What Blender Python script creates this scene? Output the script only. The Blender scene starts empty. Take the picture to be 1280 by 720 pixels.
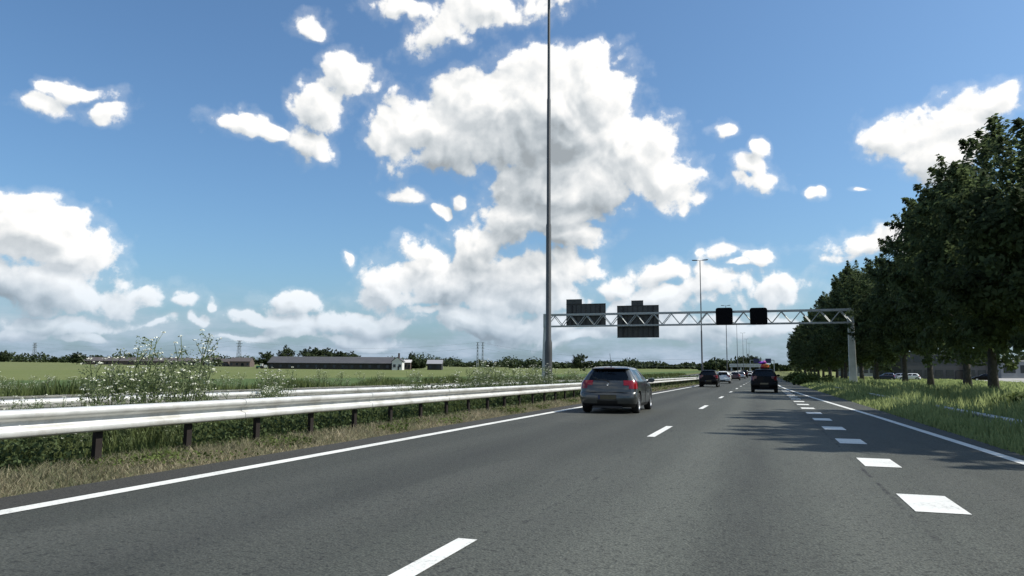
import bpy, bmesh, math, random
import numpy as np
from mathutils import Vector, Matrix

R = math.radians
SC = bpy.context.scene
COL = SC.collection
random.seed(7)

# ------------------------------------------------------------------ camera
F_PX = 935.0
ROLL = R(0.40)
VPX, VPY = 314.0, 107.5
_u0 = VPX*math.cos(ROLL) + VPY*math.sin(ROLL)
_v0 = -VPX*math.sin(ROLL) + VPY*math.cos(ROLL)
PITCH = math.atan(_v0/F_PX)
YAW = math.atan(_u0*math.cos(PITCH)/F_PX)
CAM_H = 1.21
cF = Vector((-math.sin(YAW)*math.cos(PITCH), math.cos(YAW)*math.cos(PITCH), math.sin(PITCH)))
cR0 = Vector((math.cos(YAW), math.sin(YAW), 0))
cU0 = cR0.cross(cF)
cR = cR0*math.cos(ROLL) + cU0*math.sin(ROLL)
cU = cU0*math.cos(ROLL) - cR0*math.sin(ROLL)
CP = Vector((0, 0, CAM_H))

cam_d = bpy.data.cameras.new('camera')
cam_d.sensor_fit = 'HORIZONTAL'; cam_d.sensor_width = 36.0
cam_d.lens = F_PX/1280*36.0
cam_d.clip_start = 0.05; cam_d.clip_end = 20000
cam = bpy.data.objects.new('camera', cam_d)
COL.objects.link(cam)
M = Matrix((cR, cU, -cF)).transposed().to_4x4()
M.translation = CP
cam.matrix_world = M
SC.camera = cam

def ray(px, py):
    return (cF*F_PX + cR*(px-640) - cU*(py-360)).normalized()
def at_z(px, py, z=0.0):
    d = ray(px, py); t = (z-CP.z)/d.z
    return CP + d*t
def at_y(px, py, Y):
    d = ray(px, py); return CP + d*(Y/d.y)
def at_x(px, py, X):
    d = ray(px, py); return CP + d*(X/d.x)
def at_d(px, py, D):
    d = ray(px, py); return CP + d*(D/d.dot(cF))

def rise(x, y):
    r = math.hypot(x, y); t = r-190
    return 0.0105*(0.5*(t+math.sqrt(t*t+45*45)) - 2.6)
def smooth(a, b, x):
    t = min(1, max(0, (x-a)/(b-a))); return t*t*(3-2*t)
def gz(x, y):
    """height of the ground sheet"""
    z = rise(x, y)
    if x > 3.6:
        z += -0.45*smooth(4.0, 7.0, x) + 0.40*smooth(8.0, 11.0, x) - 0.03
    elif x < -24:
        z += -0.25*smooth(-25, -29, x)-0.03
    else:
        z -= 0.03
    return z

# ------------------------------------------------------------------ helpers
def setp(o, label=None, cat=None, group=None, kind=None):
    if label: o['label'] = label
    if cat: o['category'] = cat
    if group: o['group'] = group
    if kind: o['kind'] = kind
    return o

def thing(name, label, cat, loc=(0, 0, 0), rz=0.0, group=None):
    o = bpy.data.objects.new(name, None); COL.objects.link(o)
    o.location = loc; o.rotation_euler = (0, 0, rz); o.empty_display_size = 0.3
    return setp(o, label, cat, group)

def obj(name, me, parent=None, mats=None, smooth_angle=None):
    me.name = name
    o = bpy.data.objects.new(name, me); COL.objects.link(o)
    if parent: o.parent = parent
    if mats is not None:
        for m in (mats if isinstance(mats, (list, tuple)) else [mats]): me.materials.append(m)
    if smooth_angle is not None:
        me.polygons.foreach_set('use_smooth', [True]*len(me.polygons))
        if smooth_angle < 179: me.set_sharp_from_angle(angle=R(smooth_angle))
    return o

def copy_tree(o, parent=None):
    c = o.copy(); COL.objects.link(c)
    if parent is not None:
        c.parent = parent
    for ch in list(o.children): copy_tree(ch, c)
    return c

class MB:
    def __init__(s): s.v = []; s.f = []; s.mi = []
    def add(s, vs, fs, mi=0):
        b = len(s.v); s.v += [tuple(p) for p in vs]
        for f in fs: s.f.append([b+i for i in f]); s.mi.append(mi)
    def box(s, c, d, rz=0, mi=0, rx=0):
        hx, hy, hz = d[0]/2, d[1]/2, d[2]/2
        m = Matrix.Rotation(rz, 3, 'Z') @ Matrix.Rotation(rx, 3, 'X')
        vs = [m @ Vector((sx*hx, sy*hy, sz*hz)) + Vector(c) for sx in (-1, 1) for sy in (-1, 1) for sz in (-1, 1)]
        s.add(vs, [(0, 1, 3, 2), (4, 6, 7, 5), (0, 4, 5, 1), (2, 3, 7, 6), (0, 2, 6, 4), (1, 5, 7, 3)], mi)
    def tube(s, pts, rads, n=6, cap=True, mi=0):
        pts = [Vector(p) for p in pts]
        if not isinstance(rads, (list, tuple)): rads = [rads]*len(pts)
        rings = []
        up = None
        for i, p in enumerate(pts):
            if i == 0: t = pts[1]-p
            elif i == len(pts)-1: t = p-pts[i-1]
            else: t = pts[i+1]-pts[i-1]
            t.normalize()
            if up is None:
                up = Vector((0, 0, 1)) if abs(t.z) < 0.9 else Vector((1, 0, 0))
            a = t.cross(up); a.normalize(); b = t.cross(a); up = -b if False else up
            if a.length < 1e-6: a = Vector((1, 0, 0))
            rings.append([p + (a*math.cos(2*math.pi*k/n) + b*math.sin(2*math.pi*k/n))*rads[i] for k in range(n)])
        vs = [q for r in rings for q in r]; fs = []
        for i in range(len(pts)-1):
            for k in range(n):
                fs.append((i*n+k, i*n+(k+1) % n, (i+1)*n+(k+1) % n, (i+1)*n+k))
        if cap:
            fs.append(tuple(range(n-1, -1, -1))); fs.append(tuple((len(pts)-1)*n+k for k in range(n)))
        s.add(vs, fs, mi)
    def lathe(s, prof, n=24, axis='Z', c=(0, 0, 0), mi=0, close=False):
        vs = []; fs = []
        for (r, h) in prof:
            for k in range(n):
                a = 2*math.pi*k/n
                if axis == 'Z': p = (r*math.cos(a), r*math.sin(a), h)
                else: p = (h, r*math.cos(a), r*math.sin(a))
                vs.append((p[0]+c[0], p[1]+c[1], p[2]+c[2]))
        for i in range(len(prof)-1):
            for k in range(n): fs.append((i*n+k, i*n+(k+1) % n, (i+1)*n+(k+1) % n, (i+1)*n+k))
        s.add(vs, fs, mi)
    def prism(s, poly, z0, z1, mi=0, axis='Z'):
        n = len(poly)
        def P(p, h):
            return (p[0], p[1], h) if axis == 'Z' else ((p[0], h, p[1]) if axis == 'Y' else (h, p[0], p[1]))
        vs = [P(p, z0) for p in poly]+[P(p, z1) for p in poly]
        fs = [tuple(range(n-1, -1, -1)), tuple(range(n, 2*n))]
        for i in range(n): fs.append((i, (i+1) % n, n+(i+1) % n, n+i))
        s.add(vs, fs, mi)
    def mesh(s, name='m', fix=True):
        me = bpy.data.meshes.new(name); me.from_pydata(s.v, [], s.f)
        if any(s.mi): me.polygons.foreach_set('material_index', s.mi)
        if fix:
            bm = bmesh.new(); bm.from_mesh(me); bmesh.ops.recalc_face_normals(bm, faces=bm.faces); bm.to_mesh(me); bm.free()
        me.update(); return me

def np_mesh(name, V, loops_per_face, F, tint=None):
    """V (n,3), F (m,k) constant face size"""
    me = bpy.data.meshes.new(name)
    n, m, k = len(V), len(F), loops_per_face
    me.vertices.add(n); me.vertices.foreach_set('co', np.ascontiguousarray(V, dtype=np.float32).ravel())
    me.loops.add(m*k); me.loops.foreach_set('vertex_index', np.ascontiguousarray(F, dtype=np.int32).ravel())
    me.polygons.add(m)
    me.polygons.foreach_set('loop_start', np.arange(0, m*k, k, dtype=np.int32))
    me.polygons.foreach_set('loop_total', np.full(m, k, dtype=np.int32))
    if tint is not None:
        a = me.attributes.new('tint', 'FLOAT', 'POINT'); a.data.foreach_set('value', np.ascontiguousarray(tint, dtype=np.float32))
    me.update(calc_edges=True); me.validate()
    return me

# ------------------------------------------------------------------ materials
class NT:
    def __init__(s, tree): s.t = tree
    def n(s, typ, **kw):
        nd = s.t.nodes.new(typ)
        for k, v in kw.items(): setattr(nd, k, v)
        return nd
    def link(s, a, b): s.t.links.new(a, b)
    def put(s, sock, v):
        if hasattr(v, 'is_output') or hasattr(v, 'links'): s.link(v, sock)
        else: sock.default_value = v
    def m(s, op, a, b=None, c=None, clamp=False):
        nd = s.n('ShaderNodeMath', operation=op); nd.use_clamp = clamp
        s.put(nd.inputs[0], a)
        if b is not None: s.put(nd.inputs[1], b)
        if c is not None: s.put(nd.inputs[2], c)
        return nd.outputs[0]
    def vm(s, op, a, b=None, c=None, scale=None):
        nd = s.n('ShaderNodeVectorMath', operation=op)
        s.put(nd.inputs[0], a)
        if b is not None: s.put(nd.inputs[1], b)
        if c is not None: s.put(nd.inputs[2], c)
        if scale is not None: s.put(nd.inputs['Scale'], scale)
        return nd.outputs['Value'] if op in ('LENGTH', 'DOT_PRODUCT') else nd.outputs[0]
    def mix(s, fac, a, b):
        nd = s.n('ShaderNodeMix', data_type='RGBA')
        s.put(nd.inputs[0], fac); s.put(nd.inputs[6], a); s.put(nd.inputs[7], b)
        return nd.outputs[2]
    def mr(s, v, a, b, c=0.0, d=1.0, smooth=False):
        nd = s.n('ShaderNodeMapRange'); nd.interpolation_type = 'SMOOTHSTEP' if smooth else 'LINEAR'
        s.put(nd.inputs[0], v); nd.inputs[1].default_value = a; nd.inputs[2].default_value = b
        nd.inputs[3].default_value = c; nd.inputs[4].default_value = d
        return nd.outputs[0]
    def noise(s, vec, scale, detail=3, rough=0.5, dims='3D', w=None):
        nd = s.n('ShaderNodeTexNoise', noise_dimensions=dims)
        if vec is not None: s.put(nd.inputs['Vector'], vec)
        nd.inputs['Scale'].default_value = scale; nd.inputs['Detail'].default_value = detail
        nd.inputs['Roughness'].default_value = rough
        return nd.outputs['Fac']

def c4(c): return (c[0], c[1], c[2], 1.0)

def new_mat(name):
    m = bpy.data.materials.new(name); m.use_nodes = True
    nt = NT(m.node_tree); b = m.node_tree.nodes['Principled BSDF']
    return m, nt, b

def mat(name, col, rough=0.6, metal=0.0, var=0.12, scale=6.0, coat=0.0, bump=0.0, spec=0.5, dirt=None):
    m, nt, b = new_mat(name)
    tc = nt.n('ShaderNodeTexCoord').outputs['Object']
    nz = nt.noise(tc, scale, 4, 0.6)
    lo = tuple(c*(1-var) for c in col); hi = tuple(min(1, c*(1+var)) for c in col)
    cc = nt.mix(nt.mr(nz, 0.3, 0.7), c4(lo), c4(hi))
    if dirt:
        n2 = nt.noise(tc, scale*0.35, 5, 0.7)
        cc = nt.mix(nt.mr(n2, 0.5, 0.75, 0, dirt[1]), cc, c4(dirt[0]))
    nt.link(cc, b.inputs['Base Color'])
    b.inputs['Roughness'].default_value = rough; b.inputs['Metallic'].default_value = metal
    b.inputs['Specular IOR Level'].default_value = spec
    b.inputs['Coat Weight'].default_value = coat; b.inputs['Coat Roughness'].default_value = 0.06
    if bump:
        bp = nt.n('ShaderNodeBump'); bp.inputs['Strength'].default_value = bump; bp.inputs['Distance'].default_value = 0.02
        nt.link(nt.noise(tc, scale*6, 3), bp.inputs['Height']); nt.link(bp.outputs[0], b.inputs['Normal'])
    return m

def glass_mat(name, tint, clear=0.5):
    m, nt, b = new_mat(name)
    t = m.node_tree; t.nodes.remove(b)
    out = t.nodes['Material Output']
    tr = nt.n('ShaderNodeBsdfTransparent'); tr.inputs[0].default_value = c4(tint)
    df = nt.n('ShaderNodeBsdfDiffuse'); df.inputs[0].default_value = (0.008, 0.009, 0.010, 1)
    mx = nt.n('ShaderNodeMixShader'); mx.inputs[0].default_value = clear
    nt.link(df.outputs[0], mx.inputs[1]); nt.link(tr.outputs[0], mx.inputs[2])
    gl = nt.n('ShaderNodeBsdfGlossy'); gl.inputs['Roughness'].default_value = 0.03
    fr = nt.n('ShaderNodeFresnel'); fr.inputs[0].default_value = 1.5
    mx2 = nt.n('ShaderNodeMixShader'); nt.link(fr.outputs[0], mx2.inputs[0])
    nt.link(mx.outputs[0], mx2.inputs[1]); nt.link(gl.outputs[0], mx2.inputs[2])
    nt.link(mx2.outputs[0], out.inputs[0])
    return m

def leaf_mat(name, dark, light, trans=0.25, rough=0.65, nscale=0.8, nk=0.9):
    m, nt, b = new_mat(name)
    at = nt.n('ShaderNodeAttribute', attribute_name='tint').outputs['Fac']
    pos = nt.n('ShaderNodeTexCoord').outputs['Object']
    nz = nt.noise(pos, nscale, 3)
    f = nt.m('ADD', nt.m('MULTIPLY', at, 0.65), nt.m('MULTIPLY', nt.m('SUBTRACT', nz, 0.33 if nk < 1 else 0.42), nk), clamp=True)
    cc = nt.mix(f, c4(dark), c4(light))
    nt.link(cc, b.inputs['Base Color']); b.inputs['Roughness'].default_value = rough
    b.inputs['Specular IOR Level'].default_value = 0.12
    tr = nt.n('ShaderNodeBsdfTranslucent'); nt.link(nt.mix(0.5, cc, c4(light)), tr.inputs[0])
    mx = nt.n('ShaderNodeMixShader'); mx.inputs[0].default_value = trans
    nt.link(b.outputs[0], mx.inputs[1]); nt.link(tr.outputs[0], mx.inputs[2])
    nt.link(mx.outputs[0], m.node_tree.nodes['Material Output'].inputs[0])
    return m

def asphalt_mat():
    m, nt, b = new_mat('porous_asphalt')
    pos = nt.n('ShaderNodeTexCoord').outputs['Object']
    big = nt.noise(nt.vm('MULTIPLY', pos, (1.0, 0.06, 1)), 0.9, 4, 0.55)
    mid = nt.noise(nt.vm('MULTIPLY', pos, (1.0, 0.35, 1)), 3.0, 4, 0.6)
    vo = nt.n('ShaderNodeTexVoronoi'); nt.link(pos, vo.inputs['Vector']); vo.inputs['Scale'].default_value = 55
    grain = nt.noise(pos, 42, 2, 0.6)
    xs = nt.n('ShaderNodeSeparateXYZ'); nt.link(pos, xs.inputs[0])
    x = xs.outputs[0]
    base = nt.mix(nt.mr(big, 0.3, 0.7), (0.037, 0.040, 0.0365, 1), (0.053, 0.057, 0.052, 1))
    base = nt.vm('SCALE', base, scale=nt.m('MULTIPLY', nt.mr(x, -3.4, -0.6, 1.0, 1.62, True), nt.mr(x, 1.3, 1.7, 1.0, 0.88, True)))
    base = nt.mix(nt.mr(mid, 0.35, 0.65, 0, 0.35), base, (0.045, 0.046, 0.044, 1))
    # worn wheel tracks run slightly paler, the joint beside the block line dark
    def stripe(x0, w):
        return nt.mr(nt.m('ABSOLUTE', nt.m('SUBTRACT', nt.m('ADD', x, nt.m('MULTIPLY', nt.m('SUBTRACT', mid, 0.5), 0.05)), x0)), 0, w, 1, 0, True)
    tracks = nt.m('ADD', nt.m('ADD', stripe(-0.95, .55), stripe(0.75, .55)), nt.m('ADD', stripe(-4.9, .5), stripe(-3.2, .5)))
    base = nt.mix(nt.m('MULTIPLY', tracks, 0.38), base, nt.mix(nt.mr(x, -3.0, -1.5, 0, 1), (0.070, 0.073, 0.068, 1), (0.105, 0.110, 0.102, 1)))
    oil = nt.m('MULTIPLY', nt.m('ADD', stripe(-0.2, .45), stripe(-4.0, .45)), nt.mr(nt.noise(nt.vm('MULTIPLY', pos, (1, .12, 1)), 1.3, 4, .6), (.35), .62, .15, .75))
    base = nt.mix(oil, base, (0.034, 0.036, 0.034, 1))
    patch = nt.mr(nt.noise(nt.vm('MULTIPLY', pos, (.5, .08, 1)), 1.0, 2, .4), .56, .60, 0, .22)
    base = nt.mix(patch, base, (0.085, 0.088, 0.084, 1))
    seam = nt.m('MULTIPLY', stripe(1.18, .04), nt.mr(nt.noise(pos, 1.1, 5, .75), 0.44, 0.56))
    seam2 = nt.m('MULTIPLY', stripe(-1.86, .03), nt.mr(nt.noise(pos, 2.6, 4, .7), 0.52, 0.62))
    wob = nt.noise(nt.vm('MULTIPLY', pos, (1, .22, 1)), 2.2, 5, .6)
    crack = nt.m('MULTIPLY', nt.mr(nt.m('ABSOLUTE', nt.m('SUBTRACT', wob, 0.5)), 0.0, 0.006, 1, 0), nt.mr(nt.noise(pos, .35, 3, .5), 0.5, 0.62, 0, .7))
    seam = nt.m('ADD', nt.m('ADD', seam, seam2), crack, clamp=True)
    base = nt.mix(nt.m('MULTIPLY', seam, 0.9), base, (0.018, 0.018, 0.019, 1))
    # outside the edge lines the surface is fouled and browner
    edge = nt.m('ADD', nt.mr(x, -6.02, -6.3, 0, 1), nt.mr(x, 3.0, 4.2, 0, 0.6), clamp=True)
    base = nt.mix(nt.m('MULTIPLY', edge, 0.6), base, (0.036, 0.032, 0.030, 1))
    pits = nt.mr(nt.noise(pos, 15, 5, .75), 0.52, 0.64, 1.06, 0.42)
    g = nt.m('MULTIPLY', nt.mr(grain, 0.25, 0.75, 0.5, 1.6), pits)
    base = nt.vm('MULTIPLY', nt.vm('SCALE', base, scale=g), (0.84, 0.84, 0.76))
    nt.link(base, b.inputs['Base Color'])
    b.inputs['Roughness'].default_value = 0.78; b.inputs['Specular IOR Level'].default_value = 0.35
    bp = nt.n('ShaderNodeBump'); bp.inputs['Strength'].default_value = 0.55; bp.inputs['Distance'].default_value = 0.01
    nt.link(nt.m('ADD', vo.outputs['Distance'], grain), bp.inputs['Height']); nt.link(bp.outputs[0], b.inputs['Normal'])
    return m

def paint_mark_mat():
    m, nt, b = new_mat('road_paint')
    pos = nt.n('ShaderNodeTexCoord').outputs['Object']
    n1 = nt.noise(pos, 30, 4, 0.7); n2 = nt.noise(pos, 1.4, 4, 0.6)
    wear = nt.m('MULTIPLY', nt.mr(n1, 0.52, 0.66), nt.mr(n2, 0.4, 0.62, 0.1, 1))
    cc = nt.mix(nt.m('MULTIPLY', wear, 0.75), nt.mix(nt.mr(n2, .3, .7), (0.70, 0.70, 0.65, 1), (0.58, 0.58, 0.54, 1)), (0.2, 0.2, 0.19, 1))
    nt.link(cc, b.inputs['Base Color']); b.inputs['Roughness'].default_value = 0.6
    return m

def ground_mat():
    m, nt, b = new_mat('verge_and_meadow')
    pos = nt.n('ShaderNodeTexCoord').outputs['Object']
    xs = nt.n('ShaderNodeSeparateXYZ'); nt.link(pos, xs.inputs[0]); x, y = xs.outputs[0], xs.outputs[1]
    n1 = nt.noise(pos, 0.9, 5, 0.65); n2 = nt.noise(nt.vm('MULTIPLY', pos, (0.4, 1, 1)), 0.03, 4, 0.55); n3 = nt.noise(pos, 7, 4, 0.7)
    verge = nt.mix(nt.mr(n1, 0.35, 0.65), (0.060, 0.080, 0.028, 1), (0.150, 0.150, 0.065, 1))
    dry = nt.mix(nt.mr(n3, 0.3, 0.7), (0.11, 0.085, 0.055, 1), (0.28, 0.23, 0.16, 1))
    dist = nt.vm('LENGTH', pos)
    # arable field: darker green near, paler ripening strip farther away
    fx = nt.m('ADD', nt.m('MULTIPLY', x, -1.0), nt.m('MULTIPLY', y, 0.12))
    strip = nt.mr(fx, 92, 104, 0, 1, True)
    strip2 = nt.mr(fx, 250, 262, 0, 1, True)
    near = nt.mix(nt.mr(n2, 0.3, 0.7), (0.056, 0.090, 0.030, 1), (0.076, 0.112, 0.040, 1))
    far = nt.mix(nt.mr(n2, 0.3, 0.7), (0.104, 0.128, 0.044, 1), (0.130, 0.148, 0.056, 1))
    far2 = nt.mix(nt.mr(n2, 0.3, 0.7), (0.110, 0.132, 0.052, 1), (0.135, 0.145, 0.060, 1))
    field = nt.mix(strip2, nt.mix(strip, near, far), far2)
    field = nt.vm('SCALE', field, scale=nt.mr(n3, 0.2, 0.8, 0.8, 1.2))
    cc = nt.mix(nt.mr(x, -27, -34, 0, 1, True), verge, field)
    rgrass = nt.mix(nt.mr(n1, 0.35, 0.65), (0.13, 0.165, 0.055, 1), (0.22, 0.225, 0.085, 1))
    cc = nt.mix(nt.mr(x, 10, 16, 0, 1, True), cc, rgrass)
    dryf = nt.m('MULTIPLY', nt.mr(x, -7.75, -7.3, 0, 1, True), nt.mr(x, 0, 1, 1, 0))
    cc = nt.mix(nt.m('MULTIPLY', dryf, nt.mr(n1, 0.25, 0.6, 0.35, 1)), cc, dry)
    nt.link(cc, b.inputs['Base Color']); b.inputs['Roughness'].default_value = 0.95; b.inputs['Specular IOR Level'].default_value = 0.1
    bp = nt.n('ShaderNodeBump'); bp.inputs['Strength'].default_value = 0.7; bp.inputs['Distance'].default_value = 0.08
    nt.link(nt.m('ADD', n3, n1), bp.inputs['Height']); nt.link(bp.outputs[0], b.inputs['Normal'])
    return m

MT = {}
MT['asphalt'] = asphalt_mat()
MT['mark'] = paint_mark_mat()
MT['ground'] = ground_mat()
MT['galv'] = mat('weathered_galvanised_steel', (0.62, 0.62, 0.59), 0.52, 0.45, 0.14, 4.0, dirt=((0.33, 0.31, 0.26), 0.75))
MT['galv_dull'] = mat('grey_galvanised_steel', (0.36, 0.38, 0.37), 0.5, 0.3, 0.12, 0.8)
MT['pole'] = mat('lamp_pole_steel', (0.08, 0.084, 0.085), 0.5, 0.3, 0.15, 0.7)
MT['post'] = mat('rusty_dark_post', (0.022, 0.018, 0.016), 0.85, 0.0, 0.3, 5, spec=0.2)
MT['conc'] = mat('grey_concrete', (0.50, 0.51, 0.48), 0.8, 0, 0.12, 1.2, dirt=((0.25, 0.25, 0.22), 0.5))
MT['dark'] = mat('dark_metal', (0.020, 0.021, 0.022), 0.5, 0.2, 0.2, 2)
MT['signback'] = mat('dark_sign_back', (0.052, 0.055, 0.053), 0.55, 0.2, 0.15, 1.2)
MT['board'] = mat('matt_black_board', (0.004, 0.004, 0.005), 0.8, 0, 0.2, 2, spec=0.1)
MT['lamp'] = mat('lamp_housing', (0.05, 0.05, 0.055), 0.4, 0.3, 0.1, 3)
MT['bark'] = mat('furrowed_bark', (0.055, 0.047, 0.038), 0.9, 0, 0.4, 5, bump=0.8)
MT['leaf'] = leaf_mat('dark_tree_leaves', (0.036, 0.050, 0.026), (0.118, 0.158, 0.066), 0.5, nscale=0.6, nk=1.7)
MT['leaf_far'] = leaf_mat('far_tree_leaves', (0.022, 0.034, 0.016), (0.050, 0.068, 0.026), 0.15, nscale=0.06)
MT['bush'] = leaf_mat('verge_shrub_leaves', (0.045, 0.070, 0.018), (0.125, 0.160, 0.045), 0.3)
MT['weed'] = leaf_mat('median_weed_leaves', (0.026, 0.044, 0.020), (0.115, 0.155, 0.064), 0.32)
MT['grass_r'] = leaf_mat('tall_verge_grass', (0.115, 0.160, 0.055), (0.36, 0.41, 0.175), 0.55, nscale=0.5)
MT['grass_l'] = leaf_mat('dry_verge_grass', (0.070, 0.100, 0.040), (0.42, 0.36, 0.25), 0.35, nscale=0.9)
MT['crop'] = leaf_mat('field_edge_grass', (0.045, 0.072, 0.024), (0.145, 0.172, 0.062), 0.3, nscale=0.5)
MT['feather'] = leaf_mat('feathery_plant_leaves', (0.080, 0.110, 0.045), (0.230, 0.270, 0.140), 0.4, nscale=3)
MT['stem'] = mat('green_plant_stem', (0.075, 0.105, 0.035), 0.7, 0, 0.2, 8)
MT['flower'] = mat('white_blossom', (0.62, 0.63, 0.52), 0.8, 0, 0.12, 20)
MT['tyre'] = mat('tyre_rubber', (0.012, 0.012, 0.012), 0.75, 0, 0.2, 6)
MT['alloy'] = mat('alloy_wheel', (0.62, 0.63, 0.64), 0.25, 0.7, 0.05, 6)
MT['trim'] = mat('black_plastic_trim', (0.012, 0.012, 0.013), 0.55, 0, 0.15, 8)
MT['seat'] = mat('dark_seat_cloth', (0.014, 0.014, 0.015), 0.9, 0, 0.2, 10)
MT['chrome'] = mat('chrome_trim', (0.65, 0.65, 0.66), 0.12, 1.0, 0.03, 6)
MT['glass'] = glass_mat('tinted_car_glass', (0.72, 0.80, 0.74), 0.92)
MT['glass_dark'] = glass_mat('dark_car_glass', (0.25, 0.27, 0.27), 0.3)
MT['plate_y'] = mat('yellow_licence_plate', (0.085, 0.070, 0.035), 0.6, 0, 0.08, 12)
MT['plate_b'] = mat('blue_plate_strip', (0.02, 0.03, 0.10), 0.5, 0, 0.05, 12)

def light_mat(name, col):
    m, nt, b = new_mat(name)
    pos = nt.n('ShaderNodeTexCoord').outputs['Object']
    wv = nt.n('ShaderNodeTexWave', wave_type='BANDS', bands_direction='Z'); nt.link(pos, wv.inputs[0]); wv.inputs['Scale'].default_value = 9
    nt.link(nt.mix(nt.mr(wv.outputs['Fac'], .3, .7), c4(col), c4(tuple(c*0.6 for c in col))), b.inputs['Base Color'])
    b.inputs['Roughness'].default_value = 0.12; b.inputs['Coat Weight'].default_value = 0.6
    return m
MT['tail'] = light_mat('red_tail_lens', (0.24, 0.008, 0.011))
MT['head'] = light_mat('clear_lamp_lens', (0.5, 0.5, 0.5))

def paint(name, col, metal=0.4, rough=0.32, coat=0.7, spec=0.5):
    return mat(name, col, rough, metal, 0.05, 3, coat=coat, spec=spec)

# ------------------------------------------------------------------ world + sun
SUN_AZ = 14.0      # degrees ahead of straight right (+X towards +Y)
SUN_EL = 48.0
sdir = Vector((math.cos(R(SUN_AZ))*math.cos(R(SUN_EL)), math.sin(R(SUN_AZ))*math.cos(R(SUN_EL)), math.sin(R(SUN_EL))))

def px_azel(px, py):
    d = ray(px, py)
    return math.atan2(d.x, d.y), math.asin(max(-1, min(1, d.z)))

# cumulus banks: (x, y, rx, ry) as seen on the photograph, turned into azimuth/elevation
CLOUDS = [
 (690,135,105,88),(600,150,105,66),(530,155,70,42),(745,105,66,64),(795,190,80,58),(838,218,48,50),(700,235,105,62),
 (648,270,80,45),(725,297,48,22),(565,112,36,28),(485,160,32,30),(560,190,70,25),
 (600,300,55,36),(528,328,42,30),(570,350,100,36),(478,362,44,30),(640,355,100,40),(700,340,60,30),
 (35,285,95,52),(92,322,62,42),(160,378,84,22),(50,360,120,34),(222,386,36,12),(25,255,70,22),(270,388,18,9),
 (95,110,60,17),(40,122,46,17),(122,138,34,15),(430,90,46,36),(400,125,50,40),(380,170,36,26),(300,152,48,16),(345,163,30,14),
 (388,25,28,16),(600,5,110,34),(545,35,40,26),(505,0,40,20),
 (905,157,17,20),(940,232,40,15),(935,215,26,20),(945,188,16,20),(1015,239,17,8),(1076,230,13,4),
 (1115,160,52,36),(1190,150,72,34),(1235,138,44,24),(1175,185,70,40),(1075,310,64,20),(1105,292,50,24),(1140,300,50,24),
 (898,312,34,12),(950,322,26,18),(925,330,22,10),(830,348,54,16),(900,362,72,32),(985,366,62,26),(830,375,60,20),
 (368,380,40,15),(345,400,70,12),(438,323,12,13),(514,246,25,13),(545,262,12,8),(569,251,12,9),(630,225,12,10),
 (20,412,50,9),(75,396,40,10),(125,418,46,8),(180,405,38,9),(255,405,40,9),(300,420,50,8),(318,392,26,9),(365,412,44,10),(415,398,36,10),(450,420,52,9),(500,402,44,11),(545,385,36,12),(585,412,50,10),(640,395,46,13),(700,375,40,16),(735,418,50,9),(800,395,36,10),(850,412,44,9),(905,402,40,9),(700,402,40,10),(770,362,30,12),
 (110,402,140,15),(440,402,130,14),(620,400,150,26),(770,402,120,20),(960,408,110,20),
]

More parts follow.
